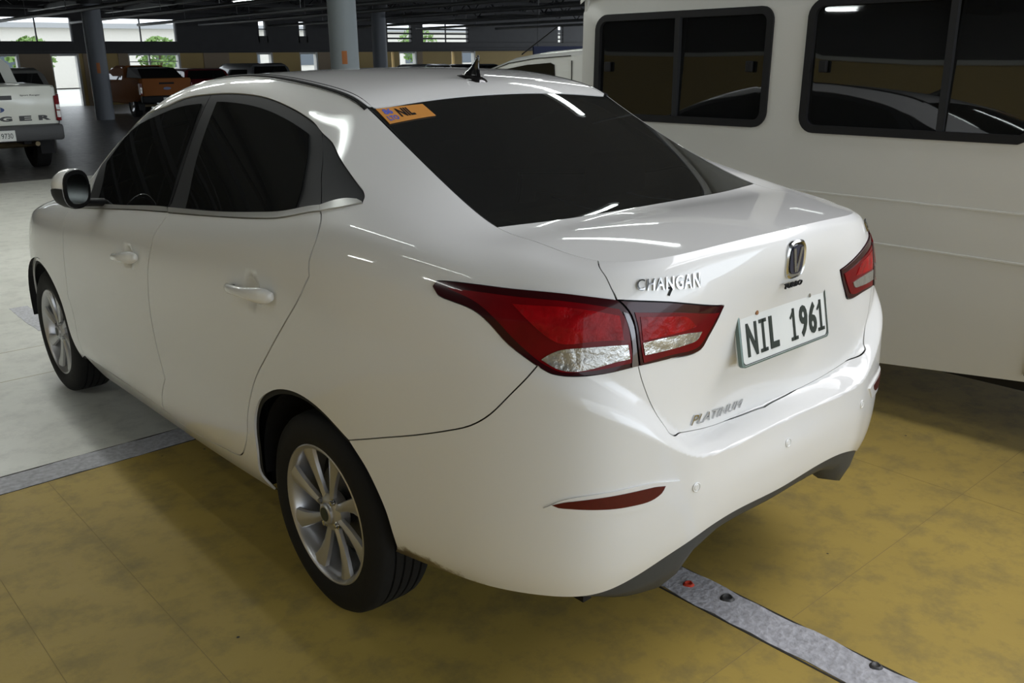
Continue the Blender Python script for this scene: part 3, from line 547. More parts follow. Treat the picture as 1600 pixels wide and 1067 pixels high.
# front door gap edge is the last traced run of the door outline; fender shares it
i_top = 0
E_fd_pts = fd[-6:]
fender_door_edge = [(fd[-1]), *fd[-2:-7:-1]]
body_low_front = (6.35, 0.0)
for sg in (-1, 1):
    side_name = 'left' if sg < 0 else 'right'
    bs = panel('body_side', [(PZ('body_side'), 's', None)], PAINT, sedan, sign=sg, step=.028)
    fedge = [(5.72, 7.0)] + [tuple(p) for p in FD_EDGE] if False else None
    d1 = panel('front_door', [(PZ('front_door'), 's', None)], PAINT, sedan, sign=sg, step=.024, gap=.003)
    d2 = panel('rear_door', [(PZ('rear_door'), 's', None)], PAINT, sedan, sign=sg, step=.024, gap=.003)
    for d, fr, gl, chn, hk in ((d1, 'front_frame', 'front_glass', 'chrome_front', 'pt_h_front_ends'), (d2, 'rear_frame', 'rear_glass_side', 'chrome_rear', 'pt_h_rear_ends')):
        panel('window_frame', [(PZ(fr), 's', None)], SATIN, d, sign=sg, step=.05, off=-.003, bstep=.02)
        panel('window_glass', [(PZ(gl), 's', None)], GLASS, d, sign=sg, fair=True, step=.05, off=.0005, gap=0, rim=.003, seal=False, bstep=.02)
        panel('chrome_strip', [(PZ(chn), 's', None)], STRIPM, d, sign=sg, step=.05, off=.004, gap=.0004, rim=.01, bstep=.015)
        # handle
        e = np.array(POLY[hk]); A, NA = on_surf(e[0], 0, sg); B, NB = on_surf(e[1], 0, sg)
        ax = (B-A); L = ax.length; ax.normalize(); n = ((NA+NB)/2).normalized(); up = n.cross(ax); up = up if up.z > 0 else -up
        rings = []
        for t, w, h0, o in [(0, .006, .004, .004), (.05, .013, .010, .014), (.2, .0145, .013, .026), (.5, .0155, .012, .034), (.68, .0185, .013, .034), (.86, .023, .012, .027), (.96, .020, .011, .019), (1.0, .012, .006, .010)]:
            c = A+ax*(L*t)+n*o
            rings.append([c+up*(w*cos(a))+n*(h0*sin(a)) for a in np.linspace(0, 2*pi, 13)[:-1]])
        h = MB().loft(rings).build('door_handle', PAINT, d, smooth=60)
        for t in (.12, .86):
            c = A+ax*(L*t)
            MB().loft([[c+n*z_+up*(.009*cos(a))+ax*(.012*sin(a)) for a in np.linspace(0, 2*pi, 9)[:-1]] for z_ in (-.02, .02)]).build('handle_mount', BLACK, h)
        if hk == 'pt_h_front_ends':
            c = A+ax*(L*.8)+n*.0385
            MB().loft([[c+n*z_+up*(.005*cos(a))+ax*(.005*sin(a)) for a in np.linspace(0, 2*pi, 13)[:-1]] for z_ in (-.004, .0015)]).build('lock_cylinder', BLACK, h)
    q = panel('quarter_window', [(PZ('quarter_window'), 's', None)], SATIN, sedan, sign=sg, step=.05, off=-.002, bstep=.015)
    panel('chrome_strip', [(PZ('chrome_quarter'), 's', None)], STRIPM, sedan, sign=sg, step=.05, off=.004, gap=.0004, rim=.01, bstep=.012)
    # front fender
    fdl = PZ('front_door')
    gapline = fdl[-7:]          # bottom .. top of the front-door gap in traced order
    gapline = sorted(gapline, key=lambda p: p[1])
    low = [AF[-1]]
    fen = [gapline[0]] + AF[::-1] + [(AF[0][0]-.15, AF[0][1]+.3), (2.15, 4.2), (2.1, 6.0), (3.0, 7.6), (3.3, 9.99)] + [(float(x), 10.) for x in np.linspace(3.6, 5.68, 8)] + [(5.75, 8.4), (6.0, 7.3)] + [g for g in gapline[::-1][:-1]]
    panel('front_fender', [(fen, 's', None)], PAINT, sedan, sign=sg, step=.035)
    hl = panel('headlamp', [([(1.35, 6.0), (2.08, 6.1), (2.98, 7.7), (3.25, 9.9), (2.4, 9.9), (1.5, 8.0)], 's', None)], CLEAR, sedan, sign=sg, step=.04)
    # tail lamp on the body
    tl = panel('tail_lamp', [(PZ('lamp'), 's', None)], SMOKE, sedan, sign=sg, step=.018, off=.004, gap=.001, rim=.014)
    for nm, key, mm, of in (('red_lens', 'lamp_red', RED, .0062), ('reflector', 'lamp_bright', REDB, .0078), ('clear_lens', 'lamp_clear', CLEAR, .0085), ('edge_trim', 'lamp_trim', LTRIM, .0078)):
        panel(nm, [(PZ(key), 's', None)], mm, tl, sign=sg, step=.02, off=of, gap=0, rim=.003, seal=False, bstep=.01)
    ll = panel('lid_lamp', [(PZ('lid_lamp'), 's', None)], SMOKE, trunk, sign=sg, step=.018, off=.004, gap=.001, rim=.012)
    for nm, key, mm, of in (('red_lens', 'lid_red', RED, .0062), ('reflector', 'lid_bright', REDB, .0078), ('clear_lens', 'lid_clear', CLEAR, .0085)):
        # sub-parts sit one level below the lamp; the lid lamp itself hangs on the lid, so its pieces join the lid level
        panel('lamp_'+nm, [(PZ(key), 's', None)], mm, trunk, sign=sg, step=.02, off=of, gap=0, rim=.003, seal=False, bstep=.01)
    # fog reflector in the bumper
    panel('reflector_surround', [(PZ('fog_rim'), 's', None)], PAINT, bumper, sign=sg, step=.02, off=.0045, gap=0, rim=.006, seal=False, bstep=.01)
    panel('red_reflector', [(PZ('fog'), 's', None)], FOG, bumper, sign=sg, step=.02, off=.0058, gap=0, rim=.004, seal=False, bstep=.01)
    # door mirror, turned a little towards the driver
    c0 = Vector((sg*.913, 1.57, 1.103)); ca, sa = cos(radians(30)), sin(radians(30))
    def mp(x, y, z):    # local: x outwards, y forward
        xx, yy = x*ca+y*sa*.5, y*ca-x*sa
        return c0+Vector((sg*xx, yy, z))
    def oval(y, wx, hz, dx=0, dz=0, p=.75, a0=0, a1=2*pi, n=24, end=False):
        A = np.linspace(a0, a1, n+1); A = A if end else A[:-1]
        return [mp(dx+wx*(abs(cos(a))**p)*(1 if cos(a) > 0 else -1), y, dz+hz*(abs(sin(a))**p)*(1 if sin(a) > 0 else -1)) for a in A]
    M = MB().loft([oval(-.020, .062, .066), oval(-.005, .069, .074), oval(.03, .069, .072), oval(.065, .058, .060, .006, -.004), oval(.092, .038, .038, .012, -.008), oval(.105, .012, .012, .014, -.010)]).build('door_mirror', PAINT, sedan, smooth=50)
    MB().loft([oval(-.026, .064, .069), oval(-.018, .066, .071)]).build('mirror_rim', BLACK, M)
    MB().loft([oval(-.0285, .052, .056, 0, -.002), oval(-.022, .052, .056, 0, -.002)]).build('mirror_glass', mat('mirror_silver', (.16, .17, .175), .08, 1), M)
    MB().loft([oval(y, wx, hz, dx, dz, .8, pi-.05, 2*pi+.05, 14, True) for y, wx, hz, dx, dz in [(-.019, .0715, .0765, 0, 0), (.03, .0715, .0745, 0, 0), (.065, .0605, .0625, .006, -.004), (.092, .041, .041, .012, -.008), (.108, .013, .013, .014, -.010)]], close=False, cap=False).build('mirror_lower_cover', SATIN, M, smooth=50)
    MB().loft([oval(y, wx, .006, dx, .004+dz, 1, -.9, .9, 8, True) for y, wx, dx, dz in [(-.005, .0715, 0, .0), (.03, .0715, 0, 0), (.065, .061, .006, -.002), (.09, .043, .012, -.004)]], close=False, cap=False).build('mirror_indicator', CLEAR, M)
    MB().loft([[Vector((sg*(.79+t*.10), 1.63+.035*cos(a)-t*.02, 1.03+.016*sin(a)+t*.012)) for a in np.linspace(0, 2*pi, 13)[:-1]] for t in (0, 1)]).build('mirror_arm', BLACK, M, smooth=50)
# black valance under the rear bumper
ug = np.linspace(17.35, NC, 40); tp = side(ug, np.zeros_like(ug))
hh = np.interp(ug, [17.35, 17.8, 18.3, 18.9, 19.25, 19.6, 20.2, NC], [.0, .02, .06, .10, .10, .06, .045, .040]); din = np.interp(ug, [17.35, 18.2, 19.3, 19.7, NC], [.0, .02, .03, .02, .015])
V = []; F = []
for sg in (-1, 1):
    b0 = len(V); S = np.array([sg, 1, 1])
    for i in range(len(ug)):
        c = tp[i]; d = np.array([c[0], c[1]+.45, 0]); d /= np.linalg.norm(d)
        rows = [c-d*.002+[0, 0, .012], c-d*.004, c-d*(.006+din[i]*.4)-[0, 0, hh[i]*.6], c-d*(.01+din[i])-[0, 0, hh[i]], c-d*(.06+din[i])-[0, 0, hh[i]*1.0-.004], c-d*.25-[0, 0, -.02]]
        V += [(q*S).tolist() for q in rows]
    for i in range(len(ug)-1):
        for j in range(5):
            q = (b0+i*6+j, b0+(i+1)*6+j, b0+(i+1)*6+j+1, b0+i*6+j+1); F.append(q if sg > 0 else q[::-1])
o = raw('lower_valance', V, F, GREYP, bumper, smooth=True)
# parking sensors
for g, sg in ((POLY['sensor'][0], -1), ((NC-.001, POLY['sensor'][0][1]-.15), -1), (POLY['sensor'][0], 1)):
    P, rt, up, n = frame(g, sg)
    sb = MB(); sb.loft([[P+n*z_+rt*(r*cos(a))+up*(r*sin(a)) for a in np.linspace(0, 2*pi, 25)[:-1]] for z_, r in ((-.004, .0125), (.0018, .0125), (.0026, .0105), (.0012, .0095), (.0012, .008), (.0026, .0065))])
    sb.build('parking_sensor', PAINT, bumper, smooth=30)
# badges
surf_text('maker_lettering', 'CHANGAN', CHROME, trunk, POLY['pt_changan'][0], POLY['pt_changan'][1], .028, extrude=.0018, bold=.01, spacing=1.12)
surf_text('sticker_figure', '7', BLACK, trunk, (POLY['pt_seven'][0][0]-.06, POLY['pt_seven'][0][1]), (POLY['pt_seven'][0][0]+.06, POLY['pt_seven'][0][1]), .020, extrude=.0004, bold=.05)
surf_text('trim_lettering', 'PLATINUM', CHROME, trunk, (POLY['pt_platinum'][0][0], POLY['pt_platinum'][0][1]+.1), (POLY['pt_platinum'][1][0], POLY['pt_platinum'][1][1]+.08), .023, extrude=.0014, shear=.35, bold=.0)
P, rt, up, n = frame((NC-.001, 7.5), -1)
rt = Vector((1, 0, 0)); up = n.cross(rt)
if up.z < 0: up = -up
def orect(c, rx, ry, z, N=28): return [c+n*z+rt*(rx*(abs(cos(a))**.62)*(1 if cos(a) > 0 else -1))+up*(ry*(abs(sin(a))**.72)*(1 if sin(a) > 0 else -1)) for a in np.linspace(0, 2*pi, N+1)[:-1]]
em = MB().loft([orect(P, .042, .048, -.004), orect(P, .042, .048, .002), orect(P, .038, .044, .0055), orect(P, .032, .038, .003)]).build('emblem', CHROME, trunk, smooth=40)
c2 = P+n*.0035
MB().loft([orect(c2, .029, .036, 0), orect(c2, .029, .036, .001)]).build('emblem_field', mat('emblem_blue_black', (.01, .014, .05), .2, coat=1), trunk)
vb = MB()
for s in (-1, 1):
    q = [(s*.021, .030), (s*.011, .030), (s*.0005, -.024), (s*.0005, -.031), (s*.007, -.031)]
    vb.loft([[c2+n*z_+rt*x+up*y for x, y in q] for z_ in (.001, .003)])
vb.build('emblem_v', CHROME, trunk)
flat_text('engine_lettering', 'TURBO', BLACK, trunk, P-up*.062+n*.0035-rt*.004, np.array([rt[:], up[:], n[:]]).T, .013, .078, .002, shear=.2, bold=.03)
o = surf_text('grade_lettering', '1.5T', CHROME, trunk, (20.35-.5, 8.25), (20.35+.3, 8.25), .024, sign=-1, extrude=.002, bold=.03)
# mirror the grade lettering over to the right end of the lid, keeping it readable
V, F = text_mesh('1.5T', 1, .002, 0, 1, .03); lo, hi = V.min(0), V.max(0)
P, rt2, up2, n2 = frame((18.35, 7.5), 1)
bpy.data.objects.remove(o)
flat_text('grade_lettering', '1.5T', CHROME, trunk, P+n2*.003, np.array([rt2[:], up2[:], n2[:]]).T, .026, .075, .002, bold=.03)
# rear number plate: centre and tilt measured
pc = Vector((0, -.941, .909)); tl_ = .19
prt = Vector((1, 0, 0)); pup = Vector((0, -sin(tl_)*-1, cos(tl_))); pup = Vector((0, sin(tl_), cos(tl_))); pn = prt.cross(pup)
PM = np.array([prt[:], pup[:], pn[:]]).T
def prect(w, h, z, r=.012, N=6):
    out = []
    for cx, cy, a0 in ((w-r, h-r, 0), (-w+r, h-r, pi/2), (-w+r, -h+r, pi), (w-r, -h+r, 1.5*pi)):
        for k in range(N+1): a = a0+k*pi/2/N; out.append(pc+pn*z+prt*(cx+r*cos(a))+pup*(cy+r*sin(a)))
    return out
plate = MB().loft([prect(.196, .071, -.012), prect(.196, .071, .001), prect(.193, .068, .0025), prect(.190, .065, .0015)]).build('number_plate', WHITEP, sedan, label='white number plate with dark green characters')
ring = MB(); ring.loft([prect(.1965, .0715, -.008), prect(.1965, .0715, .0028), prect(.1925, .0675, .0042), prect(.1925, .0675, .0012)], cap=False); ring.build('plate_frame', mat('plate_edge', (.16, .22, .20), .45, .3), plate, smooth=30)
grn = MB(); grn.loft([prect(.1915, .0665, .0026), prect(.1895, .0645, .0030)], cap=False); grn.build('plate_border', GREEN, plate)
for s_, cx, w in (('N', -.146, .050), ('I', -.098, .036), ('L', -.052, .044), ('1', .038, .034), ('9', .083, .042), ('6', .126, .042), ('1', .165, .034)):
    bd = .035 if s_ not in 'I1' else .03
    if s_ in 'I1':
        # slab-serif strokes
        g = MB(); hh_ = .041
        def st(x0, x1, y0, y1): g.loft([[pc+pn*z_+prt*x+pup*y for x, y in ((x0, y0), (x1, y0), (x1, y1), (x0, y1))] for z_ in (.002, .0034)])
        st(cx-.0042, cx+.0042, -hh_-.008, hh_-.008); st(cx-.015, cx+.015, -hh_-.008, -hh_+.001)
        if s_ == 'I': st(cx-.015, cx+.015, hh_-.017, hh_-.008)
        else: g.loft([[pc+pn*z_+prt*x+pup*y for x, y in ((cx-.017, hh_-.030), (cx-.014, hh_-.034), (cx+.002, hh_-.020), (cx+.002, hh_-.008))] for z_ in (.002, .0034)])
        g.build('plate_character', GREEN, plate)
    else:
        flat_text('plate_character', s_, GREEN, plate, pc+pn*.0024+prt*cx+pup*-.008, PM, .082, w*.86, .0010, bold=.028)
for x in (-.118, .118):
    q = MB(); q.loft([[pc+pn*z_+prt*(x+r*cos(a))+pup*(.052+r*sin(a)) for a in np.linspace(0, 2*pi, 9)[:-1]] for z_, r in ((.001, .0062), (.005, .0055))]); q.build('plate_screw', RUST if x < 0 else CHROME, plate, smooth=30)
MB().loft([[pc+pn*z_+prt*(.012+.02*cos(a))+pup*(.078+.008*sin(a)) for a in np.linspace(0, 2*pi, 13)[:-1]] for z_ in (-.03, -.006)]).build('lid_catch', BLACK, trunk)
# registration sticker inside the top left of the rear window
st = PZ('sticker')
panel('registration_sticker', [(st, 't', 1)], mat('sticker_orange', (.62, .27, .06), .35, coat=.6, noise=.1), sedan, step=.03, off=.0015, gap=0, rim=.001, seal=False, bstep=.02, label='orange paper registration sticker on the rear window')
q = np.array(st); g0 = q[0]*.62+q[3]*.38+(q[1]-q[0])*.36; g1 = q[1]*.62+q[2]*.38-(q[1]-q[0])*.12
V, F = text_mesh('NIL', 1, 0.0, 0, 1, .05); lo, hi = V.min(0), V.max(0)
def on_sticker(nm, s, m_, x0, x1, y0, y1, bold=.04):
    V, F = text_mesh(s, 1, .0, 0, 1, bold); lo, hi = V.min(0), V.max(0)
    a = x0+(x1-x0)*(V[:, 0]-lo[0])/(hi[0]-lo[0]); b = y0+(y1-y0)*(V[:, 1]-lo[1])/(hi[1]-lo[1])
    g = (q[3]*(1-a)[:, None]+q[2]*a[:, None])*(1-b)[:, None]+(q[0]*(1-a)[:, None]+q[1]*a[:, None])*b[:, None]
    P, N = evaln('t', g, .0022); raw(nm, P, F, m_, sedan)
on_sticker('sticker_lettering', 'NIL', BLACK, .34, .66, .22, .82)
on_sticker('sticker_mark', '86', mat('sticker_blue', (.08, .12, .5), .5), .08, .26, .5, .9)
on_sticker('sticker_mark', 'LTO', MATS['sticker_blue'], .06, .28, .12, .4)
# roof seam mouldings
for sg in (-1, 1):
    uu = np.linspace(8.6, 12.2, 26); Pm, Nm = evaln('s', np.stack([uu, np.full_like(uu, 9.97)], 1), 0)
    Pm = Pm*[sg, 1, 1]
    r_m = [.006*min(1, (i+.3)/4) for i in range(26)]; r_m[-1] = .009; r_m[-2] = .008
    MB().tube([p.tolist() for p in Pm-np.array([0, 0, .003])], r_m, 8).build('roof_moulding', BLACK, sedan, smooth=60)
# shark-fin aerial
ac, an_ = on_surf(POLY['antenna'][0], 0, 1, 't'); ac.x = 0
fin = MB()
prof = [(.085, .020, .006, .0), (.075, .026, .012, .0), (.02, .033, .022, .0), (-.03, .034, .028, .0), (-.055, .028, .020, 0), (-.062, .015, .006, 0)]
fin.loft([[ac+Vector((w*cos(a), y, -.30*y*0+h*max(0, sin(a))-.012+ (-.12*(.0-y)))) for a in np.linspace(-.4, pi+.4, 15)] for y, w, h, _ in prof])
fin.build('aerial_base', mat('gloss_black', (.006, .006, .007), .12, coat=1), sedan, smooth=60)
f2 = MB()
rings = []
for z_, y0, y1, w in [(.005, .055, -.050, .014), (.02, .030, -.046, .011), (.035, .0, -.043, .008), (.052, -.022, -.044, .006), (.066, -.033, -.046, .0045), (.072, -.037, -.044, .002)]:
    cy_ = (y0+y1)/2; ly = (y0-y1)/2
    rings.append([ac+Vector((w*sin(a), cy_+ly*cos(a), z_)) for a in np.linspace(0, 2*pi, 17)[:-1]])
f2.loft(rings).build('aerial_fin', MATS['gloss_black'], sedan, smooth=60)
# wheels
def make_wheel(x, y, sg, R=.303):
    t = MB(); hw = .0925
    pr = [(-hw+.01, .205), (-hw, .225), (-hw-.004, .25), (-hw+.002, .275), (-hw+.012, R-.010), (-hw+.022, R-.003)]
    gx = [-.045, -.015, .015, .045]
    for gx_ in gx: pr += [(gx_-.004, R), (gx_-.003, R-.007), (gx_+.003, R-.007), (gx_+.004, R)]
    pr += [(hw-.022, R-.003), (hw-.012, R-.010), (hw-.002, .275), (hw+.004, .25), (hw, .225), (hw-.01, .205)]
    t.lathe([(a*-sg, r) for a, r in pr], n=72)
    o = bpy.data.objects.new('wheel', None); o.location = (x, y, R); link(o, sedan); o.empty_display_size = .1
    tyre = t.build('tyre', RUBBER, o, smooth=35)
    S = sg  # outward direction sign
    f = hw-.008
    rim = MB(); rim.lathe([(S*(f+.002), .212), (S*(f+.004), .208), (S*(f-.002), .198), (S*(f-.012), .194), (S*(f-.03), .186), (S*(-.03), .176), (S*(-.075), .185), (S*(-.085), .206)], n=64)
    rm = rim.build('rim', ALLOY, o, smooth=40)
    sp = MB(); NS = 8
    for k in range(NS):
        a = 2*pi*k/NS+.22; tw = .10
        rings = []
        for r, wd, off_, th in [(.030, .014, f-.022, .02), (.07, .0135, f-.020, .02), (.11, .017, f-.018, .018), (.15, .023, f-.014, .016), (.180, .030, f-.010, .014), (.198, .036, f-.008, .012)]:
            aa = a+tw*(r/.2)**2*1.3
            er = Vector((0, cos(aa), sin(aa))); et = Vector((0, -sin(aa), cos(aa))); ex = Vector((S, 0, 0))
            c = er*r+ex*off_
            rings.append([c+et*(-wd)-ex*.010, c+et*(-wd*.86), c+et*(-wd*.15)+ex*.006, c+et*(wd*.15)+ex*.006, c+et*(wd*.86), c+et*wd-ex*.010, c-ex*th])
        sp.loft(rings)
    sp.build('spokes', ALLOY, rm, smooth=28)
    hb = MB(); hb.lathe([(S*(f-.05), .062), (S*(f-.022), .058), (S*(f-.014), .046), (S*(f-.012), .033), (S*(f-.010), .031), (S*(f-.004), .030), (S*(f-.001), .026), (S*f, .0001)], n=32); hb.build('hub', ALLOY, rm, smooth=30)
    cp = MB(); cp.lathe([(S*(f+.0005), .021), (S*(f+.0012), .020), (S*(f+.0012), .0001)], n=24); cp.build('centre_badge', GREEN, rm, smooth=30)
    for k in range(4):
        a = 2*pi*k/4+.55; nb = MB(); nb.lathe([(S*(f-.02), .0125), (S*(f-.016), .0125), (S*(f-.016), .009), (S*(f-.008), .008), (S*(f-.006), .0001)], n=12, c=(0, .047*cos(a), .047*sin(a))); nb.build('wheel_nut', CHROME if k else ALLOYD, rm, smooth=30)
    br = MB(); br.lathe([(S*.0, .13), (S*.012, .13), (S*.012, .05), (S*.02, .05), (S*.02, .0001)], n=40); br.build('brake_disc', mat('brake_steel', (.10, .10, .10), .45, .8), o, smooth=30)
    db = MB(); db.lathe([(S*-.02, .001), (S*-.02, .185)], n=32); db.build('wheel_backplate', BLACK, o)
    return o
for sg in (-1, 1):
    make_wheel(sg*.735, 0, sg); make_wheel(sg*.735, 2.535, sg)
# arch liners, floor pan, inner sides
for y, R0 in ((-.06, .40), (2.535, .38)):
    for sg in (-1, 1):
        b = MB(); R = []
        for k in range(25):
            a = .02+(pi-.04)*k/24; rr = R0 if y > 1 else R0+.02*cos(a)*0
            R.append([(sg*x, y+rr*cos(a)*1.05, .30+rr*sin(a)*.98) for x in (.845-(.10 if (y < 1 and cos(a) < 0) else .03)*(1-max(0, sin(a)))**.8, .50)])
        b.loft(R, close=False, cap=False); b.build('arch_liner', BLACK, sedan)
pan = MB(); pan.box(-.74, .74, .55, 2.0, .19, .24); pan.box(-.45, .45, -.62, .55, .27, .33); pan.box(-.5, .5, 2.0, 3.1, .2, .26); pan.build('floor_pan', BLACK, sedan)
ins = MB()
ins.box(-.46, .46, -.76, -.40, .40, 1.08); ins.box(-.70, .70, 1.95, 2.10, .26, .90); ins.box(-.5, .5, 2.1, 3.1, .3, .75)
for sg in (-1, 1):
    ins.box(min(sg*.74, sg*.78), max(sg*.74, sg*.78), .40, 2.1, .24, .93)
    ins.box(min(sg*.49, sg*.52), max(sg*.49, sg*.52), -.75, .5, .24, 1.05)
ins.build('inner_shell', BLACK, sedan)
MB().box(-.55, .55, -.42, .02, 1.04, 1.09, .02).build('parcel_shelf', SEATM, sedan)
MB().box(-.66, .66, 1.45, 1.95, .78, 1.0, .05).build('dashboard', SEATM, sedan)
def seat(x, y, w, zz=.55):
    s = MB(); s.box(x-w, x+w, y-.25, y+.25, .36, zz, .05); s.build('seat_cushion', SEATM, sedan, smooth=40)
    s = MB(); s.prism([(y-.22, zz), (y-.12, zz), (y-.24, 1.12), (y-.32, 1.12)], 'x', x-w, x+w, .03); s.build('seat_back', SEATM, sedan, smooth=40)
seat(-.36, 1.02, .24); seat(.36, 1.02, .24); seat(0, .22, .60)
for x, y in ((-.36, .78), (.36, .78), (-.35, -.03), (.35, -.03)): MB().box(x-.12, x+.12, y-.06, y+.03, 1.10, 1.25, .03).build('headrest', SEATM, sedan, smooth=40)
sw = MB(); R = []
for k in range(24):
    a = 2*pi*k/24; c = Vector((-.36+.18*cos(a), 1.50-.06*sin(a), .98+.17*sin(a))); d = Vector((cos(a), 0, sin(a)))
    R.append([c+d*(.014*cos(b_))+Vector((0, 1, 0))*(.014*sin(b_)) for b_ in np.linspace(0, 2*pi, 9)[:-1]])
sw.loft(R+[R[0]], cap=False); sw.build('steering_wheel', BLACK, sedan, smooth=60)


# ================================================================ the car park
def floor_mat(name, a, b, c, rough=.45, spec=.5):
    m, t, p = nt(name); N = t.nodes; L = t.links
    tc = N.new('ShaderNodeTexCoord'); n1 = N.new('ShaderNodeTexNoise'); n1.inputs['Scale'].default_value = .9; n1.inputs['Detail'].default_value = 9; n1.inputs['Roughness'].default_value = .62
    n2 = N.new('ShaderNodeTexNoise'); n2.inputs['Scale'].default_value = 7; n2.inputs['Detail'].default_value = 10; n2.inputs['Roughness'].default_value = .7
    n3 = N.new('ShaderNodeTexVoronoi'); n3.inputs['Scale'].default_value = 5.5
    n4 = N.new('ShaderNodeTexNoise'); n4.inputs['Scale'].default_value = 60; n4.inputs['Detail'].default_value = 4
    for n in (n1, n2, n3, n4): L.new(tc.outputs['Object'], n.inputs['Vector'])
    r1 = N.new('ShaderNodeMapRange'); r1.inputs[1].default_value = .38; r1.inputs[2].default_value = .66; L.new(n1.outputs['Fac'], r1.inputs[0])
    m1 = N.new('ShaderNodeMix'); m1.data_type = 'RGBA'; m1.inputs[6].default_value = (*a, 1); m1.inputs[7].default_value = (*b, 1); L.new(r1.outputs[0], m1.inputs[0])
    r2 = N.new('ShaderNodeMapRange'); r2.inputs[1].default_value = .47; r2.inputs[2].default_value = .72; r2.inputs[4].default_value = .75; L.new(n2.outputs['Fac'], r2.inputs[0])
    m2 = N.new('ShaderNodeMix'); m2.data_type = 'RGBA'; m2.inputs[7].default_value = (*c, 1); L.new(r2.outputs[0], m2.inputs[0]); L.new(m1.outputs[2], m2.inputs[6])
    # tiny dark specks
    r3 = N.new('ShaderNodeMapRange'); r3.inputs[1].default_value = .035; r3.inputs[2].default_value = .02; L.new(n3.outputs['Distance'], r3.inputs[0])
    m3 = N.new('ShaderNodeMix'); m3.data_type = 'RGBA'; m3.inputs[7].default_value = (.03, .03, .025, 1); L.new(r3.outputs[0], m3.inputs[0]); L.new(m2.outputs[2], m3.inputs[6])
    L.new(m3.outputs[2], p.inputs['Base Color'])
    r4 = N.new('ShaderNodeMapRange'); r4.inputs[3].default_value = rough-.12; r4.inputs[4].default_value = rough+.2; L.new(n2.outputs['Fac'], r4.inputs[0]); L.new(r4.outputs[0], p.inputs['Roughness'])
    p.inputs['Specular IOR Level'].default_value = spec
    bp = N.new('ShaderNodeBump'); bp.inputs['Strength'].default_value = .12; bp.inputs['Distance'].default_value = .004; L.new(n4.outputs['Fac'], bp.inputs['Height']); L.new(bp.outputs[0], p.inputs['Normal'])
    MATS[name] = m; return m
YEL = floor_mat('yellow_floor_paint', (.51, .365, .088), (.42, .30, .076), (.23, .185, .085), .52, .25)
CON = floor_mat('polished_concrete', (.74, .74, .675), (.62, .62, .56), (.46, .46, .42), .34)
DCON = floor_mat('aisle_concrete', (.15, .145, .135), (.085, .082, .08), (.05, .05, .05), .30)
STRIP = mat('worn_grey_strip', (.50, .50, .53), .75, noise=.55, nscale=45, bump=.6)
JOINT = mat('joint_dark', (.035, .032, .025), .9)
fy = MB(); fy.box(-7.6, 22, -9.6, 1.50, -.15, 0); floor = fy.build('floor', YEL, kind='structure')
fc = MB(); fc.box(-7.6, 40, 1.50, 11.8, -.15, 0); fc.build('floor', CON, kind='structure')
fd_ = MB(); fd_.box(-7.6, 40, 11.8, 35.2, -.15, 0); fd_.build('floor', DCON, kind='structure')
ss = MB()
def rough_strip(x0, x1, y0, y1, along, seed):
    """thin worn slab with ragged edges"""
    rnd = random.Random(seed); n = int((y1-y0 if along == 'y' else x1-x0)/.06)
    A = []; B = []
    for i in range(n+1):
        t = i/n; ja, jb = rnd.uniform(-.006, .006), rnd.uniform(-.006, .006)
        if along == 'y': A.append((x0+ja, y0+(y1-y0)*t)); B.append((x1+jb, y0+(y1-y0)*t))
        else: A.append((x0+(x1-x0)*t, y0+ja)); B.append((x0+(x1-x0)*t, y1+jb))
    b = MB()
    for k in range(n):
        q = [A[k], B[k], B[k+1], A[k+1]]
        b.loft([[(x, y, z) for x, y in q] for z in (-.01, .0022)])
    return b
# grey strips where the old bay lines were cut out
rough_strip(-.02, .115, -3.5, 1.48, 'y', 3).build('trim_1', STRIP, kind='structure')
rough_strip(-7.5, 6, 1.49, 1.65, 'x', 5).build('trim_2', STRIP, kind='structure')
rough_strip(-.62, -.50, 3.75, 4.45, 'y', 7).build('trim_3', STRIP, kind='structure')
ej = MB()
for sx in (-.028, .112): ej.box(sx, sx+.007, -3.5, 1.49, -.01, .0012)
for sy in (1.483, 1.650): ej.box(-7.5, 6, sy, sy+.008, -.01, .0012)
ej.build('trim_4', JOINT, kind='structure')
hj = MB()
for x in (-1.52, -1.20, 1.27): hj.box(x-.0009, x+.0009, -3, 1.48, -.01, .0004)
for y in (-.965, -1.80): hj.box(-.62, -.03, y-.0009, y+.0009, -.01, .0004); hj.box(.13, 3, y-.0009, y+.0009, -.01, .0004)
hj.box(-3, -.55, 2.88, 2.884, -.01, .0004); hj.box(-3, -.55, 3.42, 3.424, -.01, .0004); hj.box(-1.9, -1.897, 1.7, 8, -.01, .0004)
hj.build('trim_5', mat('hairline_joint', (.30, .22, .08), .9), kind='structure')
for (x, y, r, mm, nm, lb) in ((.05, -.655, .012, mat('anchor_red', (.6, .05, .02), .6), 'floor_anchor', 'small red plastic anchor plug set in the grey floor strip'), (.075, -.78, .015, mat('anchor_steel', (.09, .09, .09), .5, .5, noise=.4, nscale=100), 'bolt_stub', 'cut-off dark steel bolt in a crater of the grey floor strip, beside the red plug'), (.10, -1.235, .012, MATS['anchor_steel'], 'bolt_stub', 'cut-off dark bolt in the grey floor strip near the lower edge of the picture')):
    b = MB(); b.loft([[(x+r*k*(1+.15*sin(3*a))*cos(a), y+r*k*sin(a), z) for a in np.linspace(0, 2*pi, 15)[:-1]] for k, z in ((1.5, .002), (1.25, .006), (.95, .0075), (.55, .004))])
    o = b.build(nm, mm, smooth=40); o['label'] = lb; o['category'] = 'bolt' if nm != 'floor_anchor' else 'anchor'
